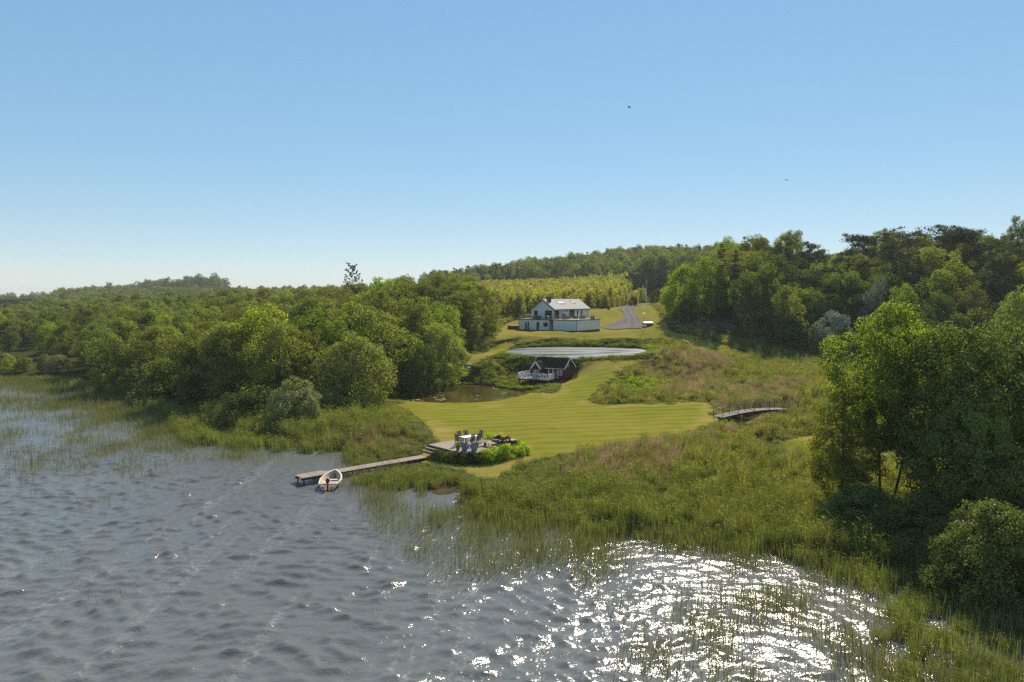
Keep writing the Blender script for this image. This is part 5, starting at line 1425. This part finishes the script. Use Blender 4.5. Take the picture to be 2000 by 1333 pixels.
for i, (x, y, a, lab) in enumerate([(1.68, 2.65, math.pi / 2, 'high-backed slatted chair behind the table, on the steps side'), (1.68, 3.38, math.pi / 2, 'high-backed slatted chair behind the table, on the lawn side'),
                                    (3.02, 2.62, -math.pi / 2, 'slatted chair before the table, nearest the lake corner'), (3.02, 3.38, -math.pi / 2, 'slatted chair before the table, next to the lounge corner'),
                                    (2.35, 1.86, math.pi, 'slatted chair at the steps end of the table'), (2.35, 4.14, 0, 'slatted chair at the hedge end of the table')]):
    q_ = proto if i == 0 else copy_tree(proto)
    q_.location = on_deck(x, y, .004); q_.rotation_euler = (0, 0, d_rot + a + random.uniform(-.1, .1)); tag(q_, lab, 'chair', 'garden chairs around the table')
def tub_chair(loc, rz, label, mat, group, w=.42, cush=None):
    e = empty('tub_chair', loc, rz, label, 'chair', group)
    MB().lathe([(w * .92, .06), (w, .30), (w, .40), (.02, .41)], n=16).build('seat', mat, e)
    bk = MB(); m_ = 11
    for i in range(m_ - 1):
        a0, a1 = math.pi * (-.12 + 1.24 * i / (m_ - 1)), math.pi * (-.12 + 1.24 * (i + 1) / (m_ - 1))
        h0, h1 = .45 + .38 * math.sin(max(0, min(math.pi, a0))), .45 + .38 * math.sin(max(0, min(math.pi, a1)))
        o_, i_ = w * 1.03, w * .88
        bk.add([(o_ * math.cos(a0), o_ * math.sin(a0), .30), (o_ * math.cos(a1), o_ * math.sin(a1), .30), (o_ * 1.04 * math.cos(a1), o_ * 1.04 * math.sin(a1), h1), (o_ * 1.04 * math.cos(a0), o_ * 1.04 * math.sin(a0), h0),
                (i_ * math.cos(a0), i_ * math.sin(a0), .30), (i_ * math.cos(a1), i_ * math.sin(a1), .30), (i_ * math.cos(a1), i_ * math.sin(a1), h1), (i_ * math.cos(a0), i_ * math.sin(a0), h0)],
               [(0, 1, 2, 3), (7, 6, 5, 4), (3, 2, 6, 7)])
    bk.build('backrest', mat, e)
    for i in range(4):
        a = math.pi / 4 + i * math.pi / 2; MB().box(w * .7 * math.cos(a) - .02, w * .7 * math.cos(a) + .02, w * .7 * math.sin(a) - .02, w * .7 * math.sin(a) + .02, 0, .06).build('foot', M_BLACK, e)
    MB().lathe([(w * .75, .411), (w * .78, .46), (w * .7, .49), (.02, .50)], n=14).build('cushion', cush or mat, e)
    return e
tub_chair(on_deck(4.3, 4.75), d_rot + .2, 'dark round-backed rattan chair by the hedge, left of its pair', M_RATTAN, DG, .48)
tub_chair(on_deck(5.05, 4.95), d_rot - .2, 'dark round-backed rattan chair by the hedge, right of its pair', M_RATTAN, DG, .48)
tub_chair(on_deck(4.55, .75), d_rot + 3.4, 'grey wicker tub chair at the lake corner beside the terracotta pot', M_GREYF, DG, .30)
tub_chair(on_deck(5.15, 1.35), d_rot + 3.8, 'grey wicker tub chair at the lake corner, right of the white lantern', M_GREYF, DG, .30)
e = empty('coffee_table', on_deck(4.75, 3.6), d_rot, 'low slatted coffee table before the round-backed chairs', 'table', DG)
for i in range(5): MB().box(-.6, .6, -.32 + i * .13, -.32 + i * .13 + .12, .36, .39).build('slat', M_DECK, e)
for sx in (-1, 1):
    for sy_ in (-1, 1): MB().box(sx * .52 - .03, sx * .52 + .03, sy_ * .24 - .03, sy_ * .24 + .03, 0, .36).build('leg', M_TEAK, e)
e = empty('garden_bench', on_deck(3.9, 3.2), d_rot + math.pi / 2, 'low wooden bench left of the coffee table', 'bench', DG)
for i in range(3): MB().box(-.6, .6, -.2 + i * .135, -.2 + i * .135 + .125, .40, .43).build('slat', M_TEAK, e)
for sx in (-1, 1): MB().box(sx * .5 - .03, sx * .5 + .03, -.17, .17, 0, .40).build('leg', M_TEAK, e)
e = empty('lantern', on_deck(4.95, .95), d_rot, 'tall white lantern between the grey tub chairs', 'lantern', DG)
MB().box(-.15, .15, -.15, .15, 0, .05).build('base', M_PAINT, e)
for sx in (-1, 1):
    for sy_ in (-1, 1): MB().box(sx * .13 - .015, sx * .13 + .015, sy_ * .13 - .015, sy_ * .13 + .015, .05, .62).build('post', M_PAINT, e)
MB().lathe([(.21, .62), (.06, .78), (.03, .82)], n=4).build('cap', M_PAINT, e)
MB().lathe([(.05, .051), (.05, .3)], n=10).build('candle', M_PAINT, e)
def pot(loc, label, mat, leaf, rad=.2, h=.42, ph=.35, seed=3, group=DG):
    e = empty('plant_pot', loc, 0, label, 'plant pot', group)
    MB().lathe([(rad * .7, 0), (rad, h), (rad * 1.08, h), (rad * 1.08, h + .05), (rad * .9, h + .05), (.01, h - .02)], n=14).build('pot', mat, e, sm=False)
    r_ = np.random.default_rng(seed); m_ = 150; d_ = r_.normal(size=(m_, 3)); d_ /= np.linalg.norm(d_, axis=1, keepdims=True)
    V_, T_ = leaf_cloud(d_ * np.array([rad * 1.3, rad * 1.3, ph * .6]) * r_.uniform(.4, 1, (m_, 1)) + np.array([0, 0, h + ph * .55]), d_ + np.array([0, 0, .4]), .12, r_, .5)
    link('foliage', mesh_np('foliage', V_, None, T_, [leaf]), e)
pot(on_deck(4.0, .4), 'terracotta pot with green plant at the lake corner of the terrace', M_TERRA, L_BRIGHT)
pot(on_deck(5.6, 4.3), 'tall dark pot with reddish plant, left of two by the lounge corner', M_BLACK, leaf_mat('reddish_leaves', (.05, .02, .015), (.09, .04, .025)), .24, .55, .4, 4)
pot(on_deck(5.75, 4.95), 'tall dark pot with reddish plant, right of two by the lounge corner', M_BLACK, bpy.data.materials['reddish_leaves'], .24, .55, .45, 5)
e = empty('cushion_box', on_deck(5.55, 5.45), d_rot, 'dark grey storage box at the far right corner of the terrace', 'box', DG)
MB().box(-.45, .45, -.28, .28, 0, .5).build('body', M_RATTAN, e); MB().box(-.48, .48, -.31, .31, .501, .57).build('lid', M_GREYF, e)
ARCH['hedge'] = [broadleaf(330 + i, 1.35, .75, .05, 'dome', 40, 60, .11, .3, .03, 4, (L_HEDGE, M_BARK), inner=.25) for i in range(3)]
ARCH['hedge_dark'] = [broadleaf(340, 1.0, .7, .05, 'dome', 34, 55, .12, .3, .03, 4, (L_DKBUSH, M_BARK), inner=.3)]
hp = [(1.7, 6.3, 1.05), (2.6, 6.4, 1.0), (3.6, 6.4, .95), (4.6, 6.4, .9), (5.5, 6.4, .9), (6.4, 6.1, .9), (6.7, 5.2, .9), (6.7, 3.9, 1.0), (6.6, 3.0, 1.05), (6.55, 2.2, 1.05), (6.3, 1.5, .9)]
for i, (x, y, s_) in enumerate(hp):
    q_ = on_deck(x, y)
    place('hedge', i, q_[0], q_[1], s_ * .98, name='golden_shrub', cat='shrub', group='golden shrubs around the lakeside terrace',
          label='yellow-green shrub number %s from the dining table round the terrace' % ('one two three four five six seven eight nine ten eleven'.split()[i]))
for i, (x, y) in enumerate([(2.1, -.45), (2.9, -.5), (3.7, -.5), (4.5, -.35), (5.3, .1), (6.0, .75)]):
    q_ = on_deck(x, y)
    place('hedge_dark', 0, q_[0], q_[1], .95, name='fern_clump', cat='shrub', group='dark plants under the terrace edge', label='dark leafy plant under the lake edge of the terrace, %s from the steps' % 'first second third fourth fifth sixth'.split()[i])

# --- jetty and boat
JZ = .50
J0 = np.array([*G(582, 933, JZ)[:2]]); J1 = np.array(on_deck(.85, -1.05)[:2]); jv = J1 - J0; JL = float(np.hypot(*jv)); jrot = math.atan2(jv[1], jv[0])
jt = empty('jetty', (J0[0], J0[1], 0), jrot, 'long weathered plank jetty reaching into the lake', 'jetty')
jm = [MB().box(0, .142, -.62 + k_ * .01, .63 - k_ * .008, -.04, 0).mesh('plank', M_DECK) for k_ in range(3)]
nj = int(JL / .155)
for i in range(nj):
    x = i * .155; plat = x < 2.35
    o = link('plank', jm[i % 3], jt, (x, random.uniform(-.02, .02) - (.05 if plat else 0), JZ + (.09 if plat else .0) + random.uniform(-.006, .006)))
    o.rotation_euler = (random.uniform(-.012, .012), 0, random.uniform(-.012, .012))
    if plat: o.scale = (1, 1.18, 1)
for y in (-.5, .5): MB().bar((0, y, JZ - .12), (JL, y, JZ - .12), .08, .15).build('beam', M_DECK_DK, jt)
for i in range(6):
    for y in (-.56, .56): MB().lathe([(.07, -1.5), (.07, JZ - .05)], (min(JL - .2, .25 + i * 2.2), y, 0), 8).build('pile', M_DECK_DK, jt)
bp_ = D(648, 944, 58.85)
bt = empty('rowing_boat', (bp_[0], bp_[1], 0), math.radians(92), 'cream open motor boat moored with its bow to the jetty', 'boat')
bt.rotation_euler = (.02, .0, math.radians(94))
NS, NR_ = 15, 9
def hull(off, z_off):
    V_ = []
    for i in range(NS):
        t_ = i / (NS - 1); x = -1.8 + 3.6 * t_
        hb = .80 * (1 - max(0, (t_ - .35) / .65) ** 2.3) * (.86 + .14 * min(1, t_ * 3.2)) - off
        hb = max(hb, .015); sheer = .52 + .30 * t_ ** 2; keel = -.13 + .30 * max(0, t_ - .72) ** 1.6 * 2 + z_off
        for j in range(NR_):
            a = -1 + 2 * j / (NR_ - 1); y = hb * (abs(a) ** .62) * (1 if a > 0 else -1) if a else 0
            V_.append((x - (off if t_ > .9 else 0), y, keel + (sheer - keel) * abs(a) ** 2.0))
    F_ = [(i * NR_ + j, i * NR_ + j + 1, (i + 1) * NR_ + j + 1, (i + 1) * NR_ + j) for i in range(NS - 1) for j in range(NR_ - 1)]
    return V_, F_
Vo, Fo = hull(0, 0); F_o = Fo + [tuple(range(NR_))]
MB().add(Vo, F_o).build('hull', M_CREAM, bt, sm=False)
Vi, Fi = hull(.07, .09)
MB().add(Vi, [tuple(reversed(f)) for f in Fi] + [tuple(reversed(range(NR_)))]).build('inner_hull', M_CREAM_IN, bt)
gw = MB()
for sgn in (0, NR_ - 1):
    for i in range(NS - 1):
        a, b_ = Vector(Vo[i * NR_ + sgn]), Vector(Vo[(i + 1) * NR_ + sgn]); gw.bar(a, b_, .11, .06)
gw.bar(Vo[0], Vo[NR_ - 1], .11, .06)
gw.build('gunwale', M_CREAM, bt)
for x, w_ in ((.40, .74), (-.5, .74)):
    MB().box(x - .15, x + .15, -w_, w_, .28, .33).build('thwart', M_CREAM, bt)
MB().box(-1.72, -1.2, -.64, -.24, .27, .34).box(-1.72, -1.2, .24, .64, .27, .34).build('stern_seat', M_CREAM, bt)
mo = MB().lathe([(.05, .62), (.15, .66), (.17, .82), (.13, .95), (.03, .99)], (-1.9, 0, 0), 12).build('outboard_motor', M_BLACK, bt, sm=True)
MB().box(-1.97, -1.85, -.05, .05, -.5, .62).build('shaft', M_BLACK, mo); MB().bar((-1.8, 0, .75), (-1.35, .08, .78), .04).build('tiller', M_BLACK, mo)

_rb = bt.matrix_basis @ Vector((1.78, 0, .80)); _rj = Vector((_rb.x + .9, J0[1] + (_rb.x + .9 - J0[0]) * jv[1] / jv[0] - .3, JZ + .02))
tag(MB().tube([_rb.lerp(_rj, t_) - Vector((0, 0, .25 * math.sin(math.pi * t_))) for t_ in np.linspace(0, 1, 9)], .015, 5).build('mooring_rope', plain('pale_rope', (.45, .40, .32), .9)), 'thin pale rope tying the boat bow to the jetty', 'rope')

# --- arched footbridge
BL = hit(1402, 816); BR = D(1550, 812, 93.5); bv = BR[:2] - BL[:2]; BLn = float(np.hypot(*bv)); brot = math.atan2(bv[1], bv[0]); BZ = .86
br = empty('footbridge', (BL[0], BL[1], 0), brot, 'arched grey wooden footbridge with thin diagonal railings', 'footbridge')
def bz(x): return BZ + .45 * (1 - (2 * x / BLn - 1) ** 2)
bpm = MB().box(-.066, .066, -.8, .8, -.045, 0).mesh('plank', plain('silvered_planks', (.15, .12, .105), .85, .2, 3))
nb = int(BLn / .145)
for i in range(nb):
    x = (i + .5) * .145; o = link('plank', bpm, br, (x, random.uniform(-.015, .015), bz(x))); o.rotation_euler = (0, -math.atan((bz(x + .05) - bz(x - .05)) / .1), 0)
for y in (-.7, .7):
    MB().tube([(x, y, bz(x) - .16) for x in np.linspace(0, BLn, 15)], .1, 4).build('beam', M_DECK_DK, br)
    hr = MB().tube([(x, y * 1.1, bz(x) + 1.08) for x in np.linspace(0, BLn, 15)], .042, 5).build('handrail', M_RAIL, br)
    for i in range(6):
        x = .05 + (BLn - .1) * i / 5
        MB().tube([(x, y * 1.1, bz(x) - .2), (x, y * 1.1, bz(x) + 1.06)], .038, 5).build('railing_post', M_DECK_DK, br)
        if i < 5:
            x2 = .05 + (BLn - .1) * (i + 1) / 5
            MB().tube([(x + .05, y * 1.1, bz(x) + 1.03), (x2 - .05, y * 1.1, bz(x2) + .06)], .034, 5).build('brace', M_RAIL, br)
for x in (BLn * .28, BLn * .72):
    for y in (-.6, .6): MB().lathe([(.08, -.6), (.08, bz(x) - .1)], (x, y, 0), 7).build('pile', M_DECK_DK, br)

# --- things around the drive
p = hit(1265, 637)
tr_ = empty('trailer', (p[0], p[1], p[2]), math.radians(14), 'low flat trailer with white cover beside the flagpole', 'trailer')
MB().box(-1.15, 1.15, -.55, .55, .32, .62).build('body', M_TRIM_DK, tr_)
MB().add([(-1.2, -.6, .621), (1.2, -.6, .621), (1.2, .6, .621), (-1.2, .6, .621), (-1.2, -.6, .78), (1.2, -.6, .78), (1.2, .6, .78), (-1.2, .6, .78), (-1.1, 0, .98), (1.1, 0, .98)],
         [(3, 2, 1, 0), (0, 1, 5, 4), (1, 2, 6, 5), (2, 3, 7, 6), (3, 0, 4, 7), (4, 5, 9, 8), (6, 7, 8, 9), (5, 6, 9), (7, 4, 8)]).build('cover', M_PAINT, tr_)
for y in (-.6, .6): MB().tube([(0, y - .07, .28), (0, y + .07, .28)], .28, 14).build('wheel', M_BLACK, tr_)
MB().bar((1.15, 0, .4), (2.0, 0, .38), .07).build('drawbar', M_STEEL, tr_)
p = hit(1262, 640)
fp = empty('flagpole', tuple(p), 0, 'tall thin white flagpole beside the drive', 'flagpole')
MB().lathe([(.16, -.2), (.16, .12), (.06, .14)], n=10).build('base', M_CONC, fp)
MB().lathe([(.06, .14), (.05, 5), (.03, 11.0)], n=8).build('pole', M_PAINT, fp); MB().lathe([(.01, 11.0), (.07, 11.05), (.07, 11.12), (.01, 11.18)], n=10).build('finial', M_PAINT, fp)
p = hit(1257, 629)
bh = empty('bird_table', tuple(p), .3, 'small white bird table on a thin post by the drive', 'bird table')
MB().lathe([(.04, -.2), (.03, 1.9)], n=8).build('post', M_DECK_DK, bh); MB().box(-.28, .28, -.22, .22, 1.9, 1.95).build('tray', M_PAINT, bh)
MB().add([(-.32, -.28, 2.2), (.32, -.28, 2.2), (.32, .28, 2.2), (-.32, .28, 2.2), (-.32, 0, 2.42), (.32, 0, 2.42)], [(3, 2, 1, 0), (0, 1, 5, 4), (2, 3, 4, 5), (1, 2, 5), (3, 0, 4)]).build('roof', M_PAINT, bh)
for x in (-.25, .25): MB().box(x - .02, x + .02, -.02, .02, 1.951, 2.2).build('stay', M_PAINT, bh)
p = hit(1189, 605)
bb = empty('fire_barrel', tuple(p), 0, 'small dark brown barrel standing on the dry lawn', 'barrel')
MB().lathe([(.38, 0), (.45, .3), (.45, .65), (.38, .95), (.33, .95), (.36, .6), (.01, .5)], n=16).build('barrel', M_DECK_DK, bb); MB().lathe([(.465, .27), (.465, .33)], n=16).build('hoop', M_BLACK, bb)
for i, (px_, py_, s_, lab) in enumerate([(917, 716, .6, 'pale stone at the head of the small stream to the lower pond'), (915, 721, .45, 'brown stone just below the pale one at the small stream'), (932, 749, .4, 'pale stone where the small stream enters the lower pond')]):
    p = hit(px_, py_); bm = bmesh.new(); bmesh.ops.create_icosphere(bm, subdivisions=2, radius=s_)
    for v_ in bm.verts: v_.co *= 1 + .22 * math.sin(v_.co.x * 7 + i) * math.cos(v_.co.y * 6 + 2 * i); v_.co.z *= .65
    me = bpy.data.meshes.new('boulder'); bm.to_mesh(me); bm.free(); me.materials.append(M_STONE if i == 1 else M_CONC)
    tag(link('boulder', me, None, (p[0], p[1], p[2] + s_ * .3)), lab, 'stone', 'stones along the small stream')
M_PAD = leaf_mat('lily_pad_leaves', (.07, .085, .03), (.12, .13, .06), .1, gloss=.6)
_pad = source('lily_pad', MB().lathe([(.02, .0), (.19, .008), (.2, .012)], n=9).mesh('lily_pad', M_PAD))
_r = np.random.default_rng(77); _q = np.array([G(px_, py_, LOW_LVL) for px_, py_ in zip(_r.uniform(790, 1020, 260), _r.uniform(757, 786, 260))])
_k = (sdist(LOWPOND, _q[:, 0], _q[:, 1]) < -.5) & (wob(_q[:, 0], _q[:, 1], 5) > .5); _q = _q[_k]; _n = len(_q)
scatter('lily_pads', _q + np.array([0, 0, .006]), np.stack([np.zeros(_n), np.zeros(_n), _r.uniform(0, 6.28, _n)], 1), np.repeat(_r.uniform(.7, 1.5, (_n, 1)), 3, 1), np.zeros(_n, int), [_pad], 'floating lily pads on the lower pond')
# --- two birds
M_BIRD = plain('bird_feathers', (.05, .045, .04), .9)
def bird(px_, py_, Y_, rz, lab, flap):
    q_ = D(px_, py_, Y_)
    mb = MB().tube([(-.22, 0, 0), (-.1, 0, .01), (.08, 0, .02), (.2, 0, .03), (.26, 0, .03)], [.01, .05, .06, .03, .006], 7)
    for s in (-1, 1):
        mb.add([(.08, s * .03, .03), (-.07, s * .03, .03), (.10, s * .24, .03 + flap), (-.05, s * .24, .03 + flap), (-.02, s * .5, .03 + flap * 1.5), (.08, s * .03, .015), (-.07, s * .03, .015), (.10, s * .24, .02 + flap), (-.05, s * .24, .02 + flap)],
               [(0, 1, 3, 2), (2, 3, 4), (6, 5, 7, 8), (8, 7, 4)])
    mb.add([(-.2, -.02, 0), (-.2, .02, 0), (-.36, .07, 0), (-.36, -.07, 0)], [(0, 1, 2, 3)])
    o = mb.build('bird', M_BIRD, None, tuple(q_), rz); o.rotation_euler = (.5, .3, rz)
    tag(o, lab, 'bird', 'birds in the sky')
bird(1535, 352, 120, .8, 'small dark bird flying above the hillside wood', .12)
bird(1229, 210, 130, 2.5, 'tiny bird high in the sky over the house', .05)
# --- far rape field
fpoly = pY([(-10, 560), (66, 560), (70, 700), (-20, 700)])
sheet('rapeseed_field', fpoly, float(ground(fpoly[:, 0], fpoly[:, 1]).max()) + 1.5, plain('rape_flowers', (.55, .40, .03), .95, .15), 'distant yellow rapeseed field')
# ------------------------------------------------------------------ the air
m, N, L = new_mat('thin_haze')
vol = N.new('ShaderNodeVolumePrincipled'); o = N.new('ShaderNodeOutputMaterial')
vol.inputs['Color'].default_value = (.86, .90, .94, 1); vol.inputs['Density'].default_value = .00016; vol.inputs['Anisotropy'].default_value = 0.0
L.new(vol.outputs[0], o.inputs['Volume'])
hz = MB().box(-3900, 3900, -490, 5500, -4.0, 75.0).build('haze', m)
tag(hz, 'thin summer haze over the whole valley', kind='stuff')
